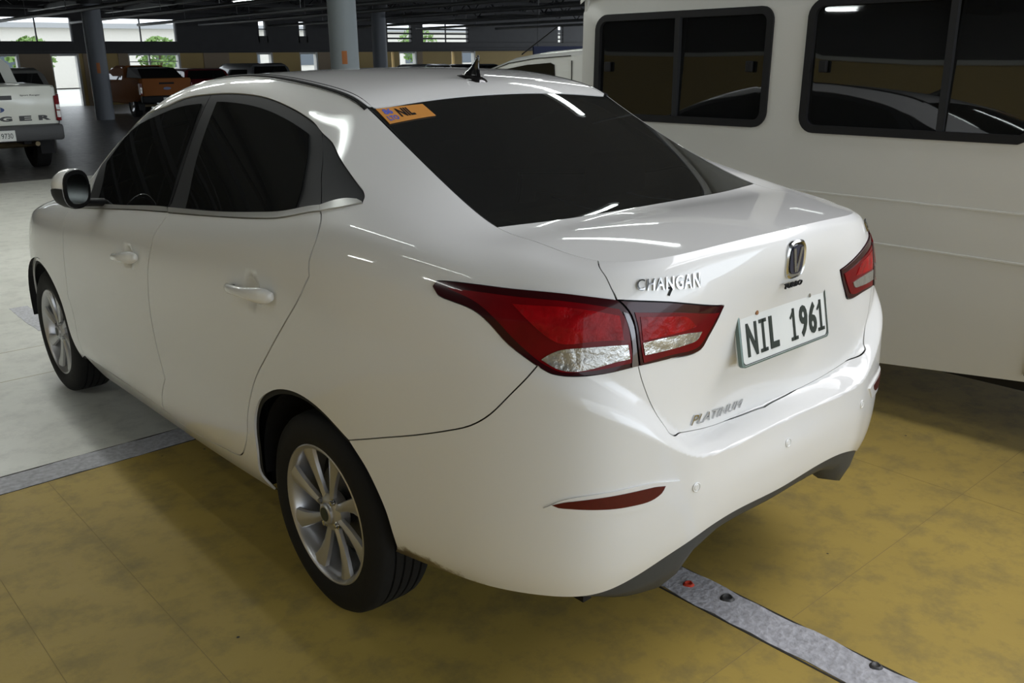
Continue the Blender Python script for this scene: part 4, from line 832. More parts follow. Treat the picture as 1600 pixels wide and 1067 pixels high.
# walls
WYEL = mat('yellow_wall_paint', (.50, .36, .13), .6, noise=.12, nscale=.6)
WTAN = mat('tan_wall', (.36, .28, .19), .7, noise=.1, nscale=.7)
DARK = mat('dark_steelwork', (.030, .030, .032), .55, noise=.25, nscale=3)
DARKC = mat('dark_soffit', (.085, .086, .088), .8, noise=.3, nscale=.8)
STEELG = mat('grey_steel', (.16, .165, .17), .45, .2, noise=.2, nscale=2)
def wall_far():
    low = [(4.0, 7.42), (8.49, 9.47), (11.29, 13.32), (16.65, 17.37), (18.68, 19.55), (20.35, 20.5), (23.5, 23.66), (23.95, 24.95), (27.1, 27.3), (27.75, 28.6)]
    b = MB(); x = -7.6
    w = MB()
    for a, c in low+[(40, 40)]:
        (w if True else b).box(x, a, 35.0, 35.25, 0, 1.88); x = c
    w.build('wall_far', WYEL, kind='structure')
    t = MB()
    for a, c in ((7.44, 8.47), (10.9, 11.27), (9.62, 9.9), (19.6, 20.33), (14.3, 15.4), (25.0, 25.3)): t.box(a, c, 34.97, 35.0, 0, 1.88)
    t.build('trim_6', WTAN, kind='structure')
    bm_ = MB(); bm_.box(-7.6, 40, 34.8, 35.25, 1.88, 2.28); bm_.box(-7.6, 40, 34.5, 34.8, 1.95, 2.02); bm_.build('trim_7', DARK, kind='structure')
    up = [(2, 9.37), (10.5, 13.3), (16.85, 17.2), (18.75, 19.1), (23.35, 24.75), (25.4, 28.25), (34.5, 34.9)]
    u = MB(); x = -7.6
    for a, c in up+[(40, 40)]: u.box(x, a, 35.0, 35.25, 2.28, 3.14); x = c
    u.box(16.8, 17.25, 35, 35.2, 2.28, 2.55); u.box(18.7, 19.15, 35, 35.2, 2.28, 2.55)
    u.box(-7.6, 40, 35.0, 35.25, 3.14, 4.2); u.build('wall_far', DARK, kind='structure')
    # window mullions and half-height rails, each window with its frame
    for i, (a, c) in enumerate(up):
        mm = MB(); n = max(1, round((c-a)/1.17))
        for k in range(n+1): xx = a+(c-a)*k/n; mm.box(xx-.02, xx+.02, 35.05, 35.12, 2.28, 3.14)
        mm.box(a, c, 35.05, 35.12, 2.28, 2.32)
        if c-a > .3 and a > 20:
            for z in (2.48, 2.70, 2.90): mm.box(a, c, 35.03, 35.1, z-.04, z+.035)
        if c-a < .5: mm.box(a, c, 35.03, 35.1, 2.80, 2.84)
        mm.build('window_%d' % (i+1), DARK, kind='structure')
    for i, (a, c) in enumerate(low):
        if c-a < .5: continue
        mm = MB(); wd = .05
        mm.box(a, a+wd, 35.02, 35.2, 0, 1.88); mm.box(c-wd*1.6, c, 34.95, 35.2, 0, 1.88); mm.box(a, c, 35.05, 35.15, 1.80, 1.88)
        if i == 1: mm.box(a, c, 35.08, 35.12, .62, .66)
        if i == 2: mm.box(12.1, 12.16, 35.05, 35.15, 0, 1.88); mm.box(a, c, 35.06, 35.12, 1.55, 1.58)
        mm.build('door_%d' % (i+1), mat('white_door_frame', (.6, .6, .58), .5), kind='structure')
wall_far()
wl = MB(); wl.box(-7.85, -7.6, -4.0, 35.2, 0, 2.55); wl.build('wall_left', WYEL, kind='structure')
wl2 = MB(); wl2.box(-7.85, -7.6, -9.6, 35.2, 2.55, 4.2); wl2.build('wall_left', DARK, kind='structure'); MB().box(-7.6, -7.5, -4, 35, 2.47, 2.55).build('trim_8', mat('pale_rail', (.6, .6, .55), .5), kind='structure'); MB().box(-7.85, -7.6, -9.6, -4, 0, 2.55).build('wall_left', WYEL, kind='structure')
ce = MB(); ce.box(-7.85, 40, -9.6, 35.25, 4.1, 4.25); ce.build('ceiling', DARKC, kind='structure')
# main beams across, trusses, and pipes along the hall
ORD = ['first','second','third','fourth','fifth','sixth','seventh','eighth','ninth','tenth','eleventh']
def truss(y, x0=-7.6, x1=40, z0=3.30, z1=4.0):
    t = empty('roof_truss', (0, y, 0), 'dark steel roof truss spanning the hall, %s from the open rear side' % ORD[TR.index(y)], 'truss', 'roof trusses across the hall')
    b = MB(); b.box(x0, x1, -.06, .06, z0, z0+.10); b.build('bottom_chord', DARK, t)
    b = MB(); b.box(x0, x1, -.06, .06, z1-.1, z1); b.build('top_chord', DARK, t)
    w = MB(); n = int((x1-x0)/1.3)
    for k in range(n):
        xa = x0+k*(x1-x0)/n; xb = x0+(k+1)*(x1-x0)/n; xm = (xa+xb)/2
        w.tube([(xa, 0, z0+.05), (xm, 0, z1-.05)], .035, 6); w.tube([(xm, 0, z1-.05), (xb, 0, z0+.05)], .035, 6)
    o = w.build('web_members', DARK, t); o['kind'] = 'stuff'
    return t
TR = [-6.5, -3.2, .1, 3.4, 6.7, 10.0, 13.3, 18, 23.0, 28.0, 32.5]
for y in TR: truss(y)
rails = [(4.2, 3.05, 'a'), (6.55, 2.92, 'b'), (9.2, 2.95, 'c'), (11.6, 2.9, 'd'), (14.0, 2.93, 'e'), (17.0, 2.92, 'f'), (20.8, 2.9, 'g'), (24.6, 2.9, 'h'), (29.5, 2.95, 'i')]
for i, (x, z, _) in enumerate(rails):
    t = MB(); t.tube([(x, -8, z), (x, 34.4, z)], .055, 10)
    for y in range(-6, 34, 4): t.tube([(x, y, z), (x, y, 4.1)], .012, 5)
    o = t.build('ceiling_pipe', STEELG, smooth=60); o['category'] = 'pipe'; o['group'] = 'pipes along the hall ceiling'; o['label'] = 'long round grey pipe hung along the ceiling, %s from the left' % ORD[i]
for i, (x, z) in enumerate(((7.9, 3.3), (10.5, 3.3), (13, 3.35), (15.5, 3.3), (19, 3.3), (22.5, 3.3), (27, 3.3))):
    t = MB(); t.box(x-.09, x+.09, -8, 34.4, z, z+.14)
    o = t.build('cable_tray', STEELG); o['category'] = 'cable tray'; o['group'] = 'cable trays under the ceiling'; o['label'] = 'flat grey cable tray along the ceiling, %s from the left' % ORD[i]
# fluorescent battens in lines over the bays
TUBE = emis('fluorescent_tube', (.93, 1.0, .96), 16)
LAMPW = mat('batten_white', (.7, .7, .7), .4)
LAMPS = []
NUM = ['no', 'one metre', 'two metres', 'three metres', 'four metres', 'five metres', 'six metres', 'seven metres', 'eight metres', 'nine metres', 'ten metres']
def lamp_place(x, y):
    n = lambda v: NUM[min(10, int(round(abs(v))))] if abs(v) < 10.5 else 'over ten metres' if abs(v) < 20 else 'over twenty metres'
    return '%s %s and %s %s' % (n(x), 'left' if x < 0 else 'right', n(y-1), 'ahead' if y > 1 else 'behind')
def batten(x, y, z=3.08):
    LAMPS.append((x, y)); t = empty('ceiling_lamp', (x, y, z), 'white ceiling batten about %s of the sedan' % lamp_place(x, y), 'lamp', 'fluorescent battens in rows over the bays')
    MB().box(-.05, .05, -.62, .62, .03, .08).build('housing', LAMPW, t)
    b = MB(); b.tube([(0, -.6, 0), (0, .6, 0)], .022, 8); b.build('tube', TUBE, t)
    b = MB(); b.tube([(0, -.4, .08), (0, -.4, .95)], .006, 5); b.tube([(0, .4, .08), (0, .4, .95)], .006, 5); b.build('hanger', STEELG, t)
LN = [0]
def added_lamp(x, y, w=26):
    batten(x, y)
    l = bpy.data.lights.new('batten_light', 'AREA'); l.shape = 'RECTANGLE'; l.size = .09; l.size_y = 1.2; l.energy = w; l.color = (.98, 1, .96)
    o = bpy.data.objects.new('batten_light', l); o.location = (x, y, 3.05); COL.objects.link(o)
for x, ys in ((-1.05, (1.5,)), (-2.7, (.6,)), (2.75, (2.0,)), (4.7, (3.9,)), (5.6, (6.0,)), (9.9, (16.0, 22.0)), (3.2, (18., 26.))):
    for y in ys: batten(x, y)
for x, ys in ((-.55, (3.5, 5.1, 7.0, 9.0)), (1.1, (5.2, 7.2, 9.4)), (-5.4, (1.0, 4.0))):  # unseen battens added to light the lane concrete and the left wall
    for y in ys: added_lamp(x, y, 15.5)
# round columns
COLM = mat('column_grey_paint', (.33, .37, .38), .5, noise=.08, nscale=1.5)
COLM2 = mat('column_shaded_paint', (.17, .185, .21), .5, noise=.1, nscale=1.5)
ORG = mat('orange_tag', (.5, .16, .03), .5)
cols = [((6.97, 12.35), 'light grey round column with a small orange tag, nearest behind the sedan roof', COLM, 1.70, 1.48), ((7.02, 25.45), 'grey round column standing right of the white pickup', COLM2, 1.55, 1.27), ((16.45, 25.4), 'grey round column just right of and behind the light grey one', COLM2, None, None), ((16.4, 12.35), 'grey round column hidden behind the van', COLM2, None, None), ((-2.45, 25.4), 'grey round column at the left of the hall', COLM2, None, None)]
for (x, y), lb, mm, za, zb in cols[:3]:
    t = empty('round_column', (x, y, 0), lb, 'column')
    b = MB(); b.lathe([(0, .0001), (0, .25), (4.1, .25)], axis='z', n=40); b.build('shaft', mm, t, smooth=50)
    b = MB(); b.lathe([(3.1, .25), (3.1, .33), (3.45, .33), (3.45, .25)], axis='z', n=40); b.build('collar', DARK, t, smooth=40)
    if za:
        d = Vector((CAM[0]-x, CAM[1]-y, 0)).normalized(); rt = Vector((-d.y, d.x, 0)); b = MB()
        b.loft([[Vector((0, 0, z))+(d*cos(a/.25)+rt*sin(a/.25))*.2515 for a in (-.045, -.02, .0, .02, .045)]+[Vector((0, 0, z))+(d*cos(a/.25)+rt*sin(a/.25))*.254 for a in (.045, .02, .0, -.02, -.045)] for z in (zb, za)])
        b.build('orange_tag', ORG, t)
# dark blue banner beyond the white hatchback
bt = empty('banner', (19.6, 21.0, 0), 'dark navy banner hanging from cords beyond the van', 'banner'); MB().box(0, 7, -.03, .03, 1.35, 1.9).build('cloth', mat('navy_banner', (.02, .035, .12), .6), bt)
for k in (.2, 3.5, 6.8): MB().tube([(k, 0, 1.9), (k, 0, 4.1)], .01, 5).build('cord', DARK, bt)
# outside, seen through the far openings
out = MB(); out.box(-30, 70, 35.25, 90, -.2, -.02); out.build('ground', mat('outdoor_paving', (.6, .6, .56), .8, noise=.1, nscale=1), kind='structure')
def tree(x, y, s, lb):
    t = empty('tree', (x, y, 0), lb, 'tree')
    MB().tube([(0, 0, 0), (.05, 0, s*.5), (0, 0, s*.8)], [.12, .09, .04], 8).build('trunk', mat('bark', (.12, .09, .06), .9), t)
    rnd = random.Random(int(x*10)); b = MB()
    for k in range(420):
        a = rnd.uniform(0, 2*pi); h = rnd.uniform(-1, 1); rr = (1-h*h)**.5*rnd.uniform(.5, 1)*s*.42
        c = Vector((rr*cos(a), rr*sin(a), s*.72+h*s*.33)); u = Vector((rnd.uniform(-1, 1), rnd.uniform(-1, 1), rnd.uniform(-1, 1))).normalized()*.16; v = u.orthogonal().normalized()*.12
        f = [b.b.verts.new(c+p) for p in (u, v, -u, -v)]; b.b.faces.new(f)
    o = b.build('foliage', mat('leaf_green', (.16, .27, .07), .7, noise=.4, nscale=3), t); o['kind'] = 'stuff'
tree(11.0, 47, 2.6, 'green bush-like tree seen through the opening left of the grey column')
tree(16.8, 46, 2.6, 'green tree seen through the wide opening behind the orange pickup')
tree(36, 50, 3.4, 'green tree seen through the high windows right of the near column')
bd = empty('building', (0, 60, 0), 'pale building across the road seen through the far openings', 'building')
MB().box(-10, 60, 0, 6, 0, 3.6).build('wall', mat('pale_render', (.62, .60, .55), .8), bd)
MB().box(-10.3, 60.3, -.4, 6.4, 3.6, 3.9).build('roof', mat('grey_roof', (.35, .36, .37), .7), bd)
for k in range(14): MB().box(-8+k*5, -5.6+k*5, -.06, 0, 1.2, 2.5).build('window', mat('far_window', (.08, .1, .12), .2), bd)

# ================================================================ the van
VX = 1.76
VP = mat('van_white_paint', (.64, .64, .60), .42, coat=.35, coatr=.2, noise=.05, nscale=1.2)
van = empty('van', (0, 0, 0), 'boxy off-white van with dark sliding side windows parked right of the sedan', 'van')
# side wall section (x offset, z), swept along y with window holes cut as outlines
def vsec(z): return VX+.012*((z-1.0)/.8)**2+(.05*max(0, (z-1.62)/.28)**2)
def vpatch(name, outline, mt, off=0, thick=.02, parent=van, holes=(), step=.12, **k):
    """outline in (y,z) on the left flank of the van"""
    nb = len(outline); pts = list(outline); edges = []
    hl_e = []
    for h in holes:
        b0 = len(pts); pts += list(h); hl_e += [(b0+i, b0+(i+1) % len(h)) for i in range(len(h))]
    ys = [p[0] for p in outline]; zs = [p[1] for p in outline]
    gx, gz = np.arange(min(ys), max(ys), step*3), np.arange(min(zs), max(zs), step)
    G = np.array([(a, b) for a in gx for b in gz]); G = G[inside(np.array(outline), G)]
    for h in holes: G = G[~inside(np.array(h), G)]
    def far(G, P):
        for i in range(len(P)):
            p, q = np.array(P[i]), np.array(P[(i+1) % len(P)]); d = q-p; t = np.clip(((G-p)@d)/(d@d), 0, 1); G = G[((G-p-t[:, None]*d)**2).sum(1) > (step*.3)**2]
        return G
    G = far(G, outline)
    for h in holes: G = far(G, h)
    pts += G.tolist()
    r = delaunay_2d_cdt([Vector(p) for p in pts], hl_e, [list(range(nb))], 1, 1e-7)
    V = [v[:] for v in r[0]]; T = []
    for t in r[2]:
        c = np.mean([V[i] for i in t], 0)[None]
        if any(inside(np.array(h), c)[0] for h in holes): continue
        T.append(t)
    b = bmesh.new(); vs = [b.verts.new((vsec(z)-off, y, z)) for y, z in V]
    for t in T:
        try: b.faces.new([vs[i] for i in t])
        except ValueError: pass
    bmesh.ops.delete(b, geom=[v for v in b.verts if not v.link_faces], context='VERTS')
    bmesh.ops.recalc_face_normals(b, faces=b.faces)
    if sum(f.normal.x for f in b.faces) > 0: bmesh.ops.reverse_faces(b, faces=b.faces)
    ex = bmesh.ops.extrude_face_region(b, geom=list(b.faces))
    for v in [g for g in ex['geom'] if isinstance(g, bmesh.types.BMVert)]: v.co.x += thick
    bmesh.ops.recalc_face_normals(b, faces=b.faces)
    m_ = MB(); m_.b.free(); m_.b = b
    return m_.build(name, mt, parent, smooth=30, **k)
def rr(y0, y1, z0, z1, r=.06, N=6, cut=None):
    out = []
    for cy, cz, a0 in ((y1-r, z1-r, 0), (y0+r, z1-r, pi/2), (y0+r, z0+r, pi), (y1-r, z0+r, 1.5*pi)):
        for k in range(N+1): a = a0+k*pi/2/N; out.append((cy+r*cos(a), cz+r*sin(a)))
    return out
w1 = rr(.31, 1.375, 1.245, 1.755); w2 = rr(-1.0, .115, 1.235, 1.775)
w2 = [p for p in w2 if not (p[0] < -.75 and p[1] < 1.32)] ; 
i_ = next(i for i, p in enumerate(w2) if p[0] > .0 and p[1] < 1.3)
w2 = w2[:i_]+[(-1.0, 1.40), (-.985, 1.37), (-.83, 1.25), (-.80, 1.235)]+w2[i_:]
w3 = rr(-2.3, -1.15, 1.24, 1.775)
vb_out = [(-3.6, .42), (-3.35, .42)]+[(-2.95+.40*cos(t), .36+.40*sin(t)) for t in np.linspace(pi, 0, 11)]+[(-1.5, .32), (-.9, .315)]+[(.10, .27)]+[(.55+.40*cos(t)*1, .30+.38*sin(t)) for t in np.linspace(pi, 0, 11)]+[(1.40, .30), (1.49, .34), (1.50, 1.80), (1.46, 1.88), (1.40, 1.90), (-2.6, 1.90), (-3.4, 1.25), (-3.75, 1.0)]
vb_out = [(-3.6, .36), (-.95, .312), (-.34, .243), (1.30, .20), (1.47, .22), (1.50, .5), (1.50, 1.78), (1.46, 1.88), (1.40, 1.90), (-2.6, 1.90), (-3.4, 1.25), (-3.75, 1.0)]
def inset(P, d):
    c = np.array(P).mean(0); P = np.array(P); t = np.roll(P, -1, 0)-np.roll(P, 1, 0); t /= np.linalg.norm(t, axis=1, keepdims=True); n = np.stack([-t[:, 1], t[:, 0]], 1)
    if ((c-P)*n).sum() < 0: n = -n
    return (P+n*d).tolist()
side_wall = vpatch('side_wall', vb_out, VP, holes=(w1, w2, w3))
VG = glass('van_tinted_glass', .16, .02)
VGI = mat('van_interior_grey', (.045, .047, .05), .9, noise=.3, nscale=4)
for wi, (wd, div) in enumerate(((w1, .835), (w2, -.50), (w3, -1.7))):
    f = vpatch('window_frame', inset(wd, -.012), BLACK, off=.012, thick=.03, holes=(inset(wd, .022),), step=.3)
    vpatch('window_pane', inset(wd, .018), VG, off=-.008, thick=.004, step=.4)
    ys = [p[0] for p in wd]
    z0, z1 = min(p[1] for p in wd)+.02, max(p[1] for p in wd)-.02
    MB().box(VX-.004, VX+.02, div-.014, div+.014, z0, z1).build('window_divider', SATIN, van)
    for yy in (max(ys)-.08, min(ys)+.10):
        b = MB(); b.box(VX-.006, VX+.012, yy-.018, yy+.018, 1.48, 1.53, .005); b.build('window_latch', BLACK, van)
# pressed seams, sill and far side
for i, (ya, za, yb, zb) in enumerate(((-3.4, .965, 1.49, .945), (-3.5, .775, 1.49, .795))):
    b = MB(); b.box(VX-.0035, VX+.01, ya, yb, za-.006, za+.004, .002); b.build('body_crease', VP, van)
MB().box(VX-.001, VX+.008, -.955, -.949, .34, 1.2).build('door_gap', mat('gap_shadow', (.04, .04, .035), .9), van)
b = MB(); b.prism([(1.50, .24), (1.50, 1.86), (1.40, 1.905), (-2.6, 1.905), (-3.4, 1.25), (-3.75, 1.0), (-3.75, .3)], 'x', VX+1.60, VX+1.62); b.build('far_side', VP, van)
b = MB(); b.box(VX+.03, VX+1.62, 1.47, 1.50, .30, 1.86, .01); b.build('end_panel', VP, van)
R_ = [(VX+.012+.0, 1.885), (VX+.035, 1.915), (VX+.12, 1.945), (VX+.8, 1.975), (VX+1.5, 1.945), (VX+1.59, 1.915), (VX+1.61, 1.885)]
b = MB(); b.loft([[(x, y, z+dz) for x, z in R_]+[(x, y, z+dz-.02) for x, z in R_[::-1]] for y, dz in ((1.51, -.04), (1.46, -.01), (1.3, 0), (-2.5, 0), (-2.65, -.03))]); b.build('roof', VP, van, smooth=40)
b = MB(); b.box(VX+.05, VX+1.58, -3.6, 1.45, .26, .34); b.box(VX+.25, VX+.35, -3.4, 1.4, .2, .28); b.box(VX+1.2, VX+1.3, -3.4, 1.4, .2, .28); b.build('chassis', BLACK, van)
for y in (.62, -2.7):
    for x in (VX+.16, VX+1.45):
        b = MB(); b.lathe([(-.09, .17), (-.1, .25), (-.07, .31), (.07, .31), (.1, .25), (.09, .17), (.06, .0001)], n=36, c=(x, y, .31)); b.build('wheel', RUBBER, van, smooth=40)
for y in (.9, .0, -.9, -1.8):
    b = MB(); b.box(VX+.12, VX+1.3, y-.08, y+.08, .5, 1.52, .05); b.box(VX+.12, VX+1.3, y-.5, y+.0, .5, .85, .05); b.build('seat', VGI, van)
b = MB(); b.box(VX+.03, VX+1.58, 1.40, 1.46, .34, 1.24); b.build('rear_trim', VGI, van)
b = MB(); b.box(VX+1.50, VX+1.58, -2.4, 1.4, .34, 1.25); b.box(VX+1.50, VX+1.58, -2.4, 1.4, 1.75, 1.88); b.box(VX+1.50, VX+1.58, .12, .30, 1.2, 1.8); b.build('inner_lining', mat('van_lining', (.16, .16, .15), .8), van)

# ================================================================ background vehicles
def ringed(prof, w, inset_=.06, n=3):
    """profile (y,z) swept across the width with rounded flanks"""
    P = np.array(prof, float); c = P.mean(0); rings = []
    for x, s in ((-w, .90), (-w+inset_*.35, .965), (-w+inset_, 1), (w-inset_, 1), (w-inset_*.35, .965), (w, .90)):
        q = c+(P-c)*[1-(1-s)*.35, 1-(1-s)*.8]; rings.append([(x, y, z) for y, z in q])
    return rings
def road_wheel(parent, x, y, r=.36, w=.12):
    b = MB(); b.lathe([(-w+.02, r*.55), (-w, r*.8), (-w+.03, r), (w-.03, r), (w, r*.8), (w-.02, r*.55), (w*.2, .0001)], n=28, c=(x, y, r)); s = b.build('tyre', RUBBER, parent, smooth=40)
    sx = 1 if x > 0 else -1
    b = MB(); b.lathe([(sx*(w-.03), r*.56), (sx*(w-.01), r*.5), (sx*(w-.05), r*.2), (sx*(w-.02), .0001)], n=16, c=(x, y, r)); b.build('rim', ALLOY, s, smooth=30)
def pickup(name, loc, rz, body, trim, label, words, plate_txt, canopy=False, sc=1, coat=.8):
    t = empty(name, loc, label, 'pickup truck', None, rz); W_ = .875; t.scale = (sc, sc, sc)
    bp = mat(body[0], body[1], .4 if coat > .5 else .75, coat=coat, coatr=.1, spec=.5 if coat > .5 else .15)
    # bed and lower body
    MB().loft(ringed([(0.02, .70), (0.0, 1.22), (.04, 1.25), (1.55, 1.27), (1.60, 1.16), (3.3, 1.14), (3.5, 1.10), (4.75, 1.05), (4.95, .9), (4.95, .55), (4.2, .45), (1.5, .42), (.4, .52)], W_, .07)).build('body', bp, t, smooth=40)
    cab = []
    for x, s in ((-.79, 0), (-.72, .5), (-.60, 1), (.60, 1), (.72, .5), (.79, 0)):
        zt = 1.18+(1.66-1.18)*(.62+.38*s) if 0 < s < 1 else (1.66 if s == 1 else 1.18)
        cab.append([(x*(1-.0), 1.62+.02, 1.12), (x, 1.62+.20*(zt-1.18)/.53, zt-.03*(s == .5)), (x, 2.1, zt), (x, 2.75, zt), (x, 3.15, zt-.08*(zt > 1.3)), (x, 3.75, 1.12)])
    MB().loft(cab).build('cab', bp, t, smooth=35)
    # glass
    gm = GLASS
    b = MB(); b.loft([[(-.60, 1.63, 1.24), (.60, 1.63, 1.24), (.52, 1.78, 1.63), (-.52, 1.78, 1.63)], [(-.60, 1.60, 1.24), (.60, 1.60, 1.24), (.52, 1.75, 1.63), (-.52, 1.75, 1.63)]]); b.build('rear_window', gm, t)
    for s in (-1, 1):
        b = MB(); b.loft([[(s*.775, 1.78, 1.2), (s*.775, 3.45, 1.2), (s*.66, 3.0, 1.58), (s*.66, 1.95, 1.60)], [(s*.80, 1.78, 1.2), (s*.80, 3.45, 1.2), (s*.685, 3.0, 1.58), (s*.685, 1.95, 1.60)]]); b.build('side_window', gm, t)
        l = MB(); l.box(s*W_-.055 if s > 0 else -W_-.012, s*W_+.012 if s > 0 else -W_+.055, -.015, .13, .74, 1.10, .01); lo = l.build('tail_lamp', RED, t)
        b = MB(); b.box(s*W_-.045 if s > 0 else -W_-.005, s*W_+.005 if s > 0 else -W_+.045, -.020, .0, .90, .975); b.box(s*W_-.045 if s > 0 else -W_-.005, s*W_+.005 if s > 0 else -W_+.045, -.020, .0, .79, .885); b.build('clear_lens', CLEAR, lo)
    # tailgate
    tg = MB().box(-.80, .80, -.022, .03, .70, 1.245, .012).build('tailgate', bp, t, smooth=40)
    MB().box(-.25, .25, -.032, -.02, 1.06, 1.12, .004).build('tailgate_handle', trim, tg)
    M = np.array([[1, 0, 0], [0, 0, 1], [0, -1, 0]], float).T
    M = np.array([(1, 0, 0), (0, 0, 1), (0, -1, 0)], float).T
    if words:
        for k, ch in enumerate('RANGER'):
            flat_text('tailgate_letter', ch, trim, tg, (-.65+k*.26, -.024, .795), M, .072, .165, .003, bold=.055)
    e_ = MB(); e_.loft([[(.13*cos(a), y, .925+.045*sin(a)) for a in np.linspace(0, 2*pi, 25)[:-1]] for y in (-.021, -.032)]); e_.build('oval_badge', mat('badge_blue', (.02, .05, .18), .3), tg)
    if words:
        flat_text('badge_lettering', 'Ford', CHROME, tg, (0, -.034, .925), M, .055, .16, .001)
        flat_text('grade_lettering', 'Sport Ranger', BLACK, tg, (.50, -.024, 1.115), M, .026, .27, .002)
    # bumper, plate, axle
    MB().box(-.87, .87, -.12, .10, .47, .70, .04).build('rear_bumper', trim, t, smooth=40)
    p = MB().box(-.195, .195, -.14, -.118, .49, .64, .004).build('number_plate', WHITEP, t)
    flat_text('plate_lettering', plate_txt, GREEN, p, (0, -.142, .565), M, .075, .32, .001)
    MB().tube([(-.75, .95, .36), (.75, .95, .36)], .05, 10).build('rear_axle', mat('rusty_axle', (.13, .10, .05), .7, noise=.5, nscale=10), t)
    b = MB(); b.box(-.45, -.35, .1, 4.5, .42, .5); b.box(.35, .45, .1, 4.5, .42, .5); b.build('chassis_rail', BLACK, t)
    MB().tube([(.5, .9, .4), (.52, .05, .42)], .035, 10).build('exhaust', mat('exhaust_brown', (.2, .16, .09), .5, .6), t, smooth=50)
    for x in (-.74, .74):
        road_wheel(t, x, .95, .37, .13); road_wheel(t, x, 4.1, .37, .13)
        b = MB(); b.box(x-.10, x+.10, .40, .43, .24, .55); b.build('mud_flap', BLACK, t)
    if canopy:
        b = MB(); b.loft([[(-.70, .25, 1.25), (-.62, .75, 1.56), (.62, .75, 1.56), (.70, .25, 1.25)], [(-.72, 1.6, 1.25), (-.66, 1.5, 1.60), (.66, 1.5, 1.60), (.72, 1.6, 1.25)]]); b.build('bed_rack', BLACK, t)
    return t
pickup('pickup_truck', (1.35, 12.72, 0), 0, ('pickup_white_paint', (.72, .74, .68)), mat('pickup_dark_trim', (.05, .052, .055), .5), 'white pickup truck with black tailgate lettering at the left edge', True, 'NFT 9730')
pickup('pickup_truck', (8.75, 25.1, 0), 0, ('pickup_orange_paint', (.30, .105, .03)), BLACK, 'orange pickup truck with black bed cover right of the grey column', False, 'NDA 420', True, .88, 0)
def far_car(name, loc, rz, col, label, cat, L=4.4, H=1.5, W_=.86, kind='suv', cname='p'):
    t = empty(name, loc, label, cat, None, rz); bp = mat(cname, col, .3, coat=.8, coatr=.06)
    MB().loft(ringed([(0, .45), (-.02, .62), (0, .88), (.05, .98), (3.0, .98), (L-.35, .88), (L-.03, .72), (L, .5), (L-.1, .32), (.15, .30)], W_, .08)).build('body', bp, t, smooth=40)
    hb = .10 if kind == 'suv' else .35
    top_ = H; rings = []
    for x, k in ((-W_+.05, 0), (-W_+.14, .62), (-W_+.24, 1), (W_-.24, 1), (W_-.14, .62), (W_-.05, 0)):
        z = .95+(top_-.95)*(k if k != .62 else .80); q = (z-.95)/(top_-.95)
        rings.append([(x, hb, .94), (x, hb+.16*q, .95+(z-.95)*.9), (x, hb+.42*q, z), (x, L*.52, z), (x, L*.58+.1*(1-q), .95+(z-.95)*.93), (x, L*.78, .94)])
    MB().loft(rings).build('cabin', bp, t, smooth=35)
    h = top_-.95
    b = MB(); b.loft([[(-W_+.16, hb-.005+d, 1.0), (W_-.16, hb-.005+d, 1.0), (W_-.27, hb+.125+d, 1.0+h*.70), (-W_+.27, hb+.125+d, 1.0+h*.70)] for d in (0, -.02)]); b.build('rear_window', GLASS, t)
    for s in (-1, 1):
        b = MB(); b.loft([[(s*(W_-.058+d), hb+.3, 1.0), (s*(W_-.058+d), L*.70, 1.0), (s*(W_-.165+d), L*.56, 1.0+h*.68), (s*(W_-.165+d), hb+.42, 1.0+h*.68)] for d in (0, .02)]); b.build('side_window', GLASS, t)
        b = MB(); b.box(s*W_-.13 if s > 0 else -W_-.0, s*W_+.0 if s > 0 else -W_+.13, -.03, .12, .72, .95, .01); b.build('tail_lamp', RED, t)
        b = MB(); b.box(s*(W_-.1)-.12, s*(W_-.1)+.12, L-.12, L+.01, .62, .74, .01); b.build('headlamp', CLEAR, t)
        for y in (.78, L-.85): road_wheel(t, s*(W_-.1), y, .32, .10)
        b = MB(); b.loft([[(s*(W_+.0), L*.66, .96), (s*(W_+.16), L*.65, .97), (s*(W_+.16), L*.66, 1.08), (s*(W_+.0), L*.67, 1.06)], [(s*(W_+.0), L*.69, .98), (s*(W_+.13), L*.69, .99), (s*(W_+.13), L*.69, 1.06), (s*(W_+.0), L*.69, 1.05)]]); b.build('door_mirror', bp, t)
    MB().box(-W_+.06, W_-.06, -.09, .08, .38, .60, .03).build('rear_bumper', bp if kind != 'suv' else BLACK, t, smooth=40)
    MB().box(-.19, .19, -.05, -.02, .68, .81, .003).build('number_plate', WHITEP, t)
    return t
far_car('sport_utility_vehicle', (3.02, 18.6, 0), 0, (.10, .10, .095), 'dark grey sport utility vehicle parked beyond the white pickup', 'car', 4.5, 1.47, .88, 'suv', 'dark_grey_paint')
far_car('sport_utility_vehicle', (11.35, 28.0, 0), 0, (.12, .006, .01), 'dark red vehicle parked right of the orange pickup', 'car', 4.6, 1.33, .86, 'suv', 'dark_red_paint')
far_car('station_wagon', (13.5, 27.6, 0), 0, (.11, .115, .12), 'grey high-roofed car behind the front of the sedan roof', 'car', 4.6, 1.47, .84, 'suv', 'grey_paint')
far_car('hatchback', (22.2, 29.2, 0), .0, (.60, .62, .64), 'silver car parked far off behind the aerial of the sedan', 'car', 4.2, 1.33, .85, 'sedan', 'silver_paint')
far_car('hatchback', (24.9, 29.2, 0), .0, (.05, .05, .055), 'black car parked far off right of the silver one', 'car', 4.2, 1.30, .85, 'sedan', 'black_car_paint')
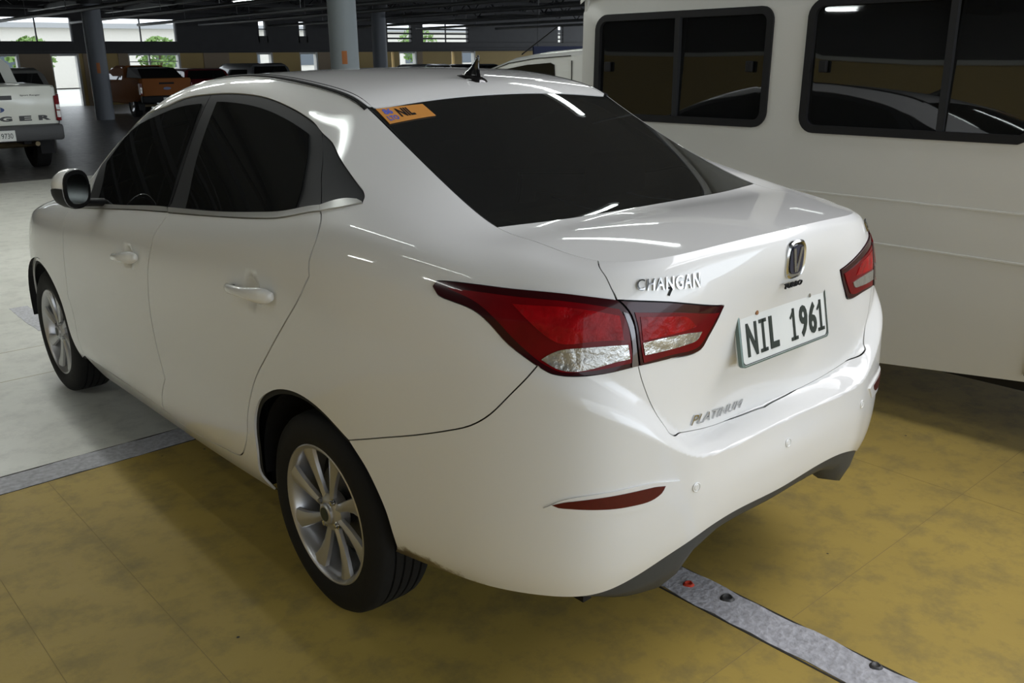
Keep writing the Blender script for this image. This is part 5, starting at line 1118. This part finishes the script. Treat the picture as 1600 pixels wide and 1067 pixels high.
# white cab-over beside the van, seen above the sedan's roof
wh = empty('van', (0, 0, 0), 'white cab with dark door window beyond the sedan roof, left of the boxy van', 'van')
WP = mat('white_cab_paint', (.74, .75, .73), .35, coat=.6, coatr=.08)
cp_ = [(1.75, .35), (1.72, 1.0), (1.80, 1.55), (2.2, 1.625), (2.97, 1.62), (3.35, 1.60), (3.67, 1.565), (4.0, 1.48), (4.35, 1.36), (4.8, 1.16), (5.1, 1.02), (5.9, .92), (6.1, .7), (6.1, .35)]
R = []
for x, k in ((3.17, 0), (3.19, .35), (3.25, .8), (3.33, 1), (4.77, 1), (4.85, .8), (4.91, .35), (4.93, 0)):
    R.append([(x, y-(.0 if z < 1 else 0), z-(1-k)*.055*(1 if z > 1 else .2)) for y, z in cp_])
MB().loft(R).build('cab', WP, wh, smooth=40)
for x, s_ in ((3.165, -1), (4.935, 1)):
    b = MB(); b.loft([[(x+s_*d+(.0 if z < 1.2 else 0), y, z) for y, z in ((4.65, 1.02), (4.2, 1.27), (3.90, 1.41), (3.72, 1.465), (3.45, 1.50), (3.18, 1.515), (3.14, 1.50), (3.10, 1.02))] for d in (-.01, .004)]); b.build('door_window', GLASS, wh)
    b = MB(); b.box(min(x, x+s_*.003), max(x, x+s_*.003), 2.945, 2.953, .4, 1.53); b.build('door_gap', MATS['gap_shadow'], wh)
    b = MB(); b.tube([(x, 4.5, 1.30), (x, 4.0, 1.43), (x, 3.67, 1.513), (x, 3.35, 1.548), (x, 2.96, 1.565)], .004, 6); b.build('roof_gutter', MATS['gap_shadow'], wh)
for y in (2.3, 5.2):
    for x in (3.35, 4.75): road_wheel(wh, x, y, .32, .10)
b = MB(); b.loft([[(3.30+1.5*t, 4.05+d, 1.46) for t in (0, 1)]+[(3.30+1.5*t, 4.85+d, 1.12) for t in (1, 0)] for d in (.0, .03)]); b.build('windscreen', GLASS, wh)
MB().tube([(3.3, 3.66, 1.58), (3.3, 3.23, 1.79)], .005, 6).build('whip_aerial', BLACK, wh)
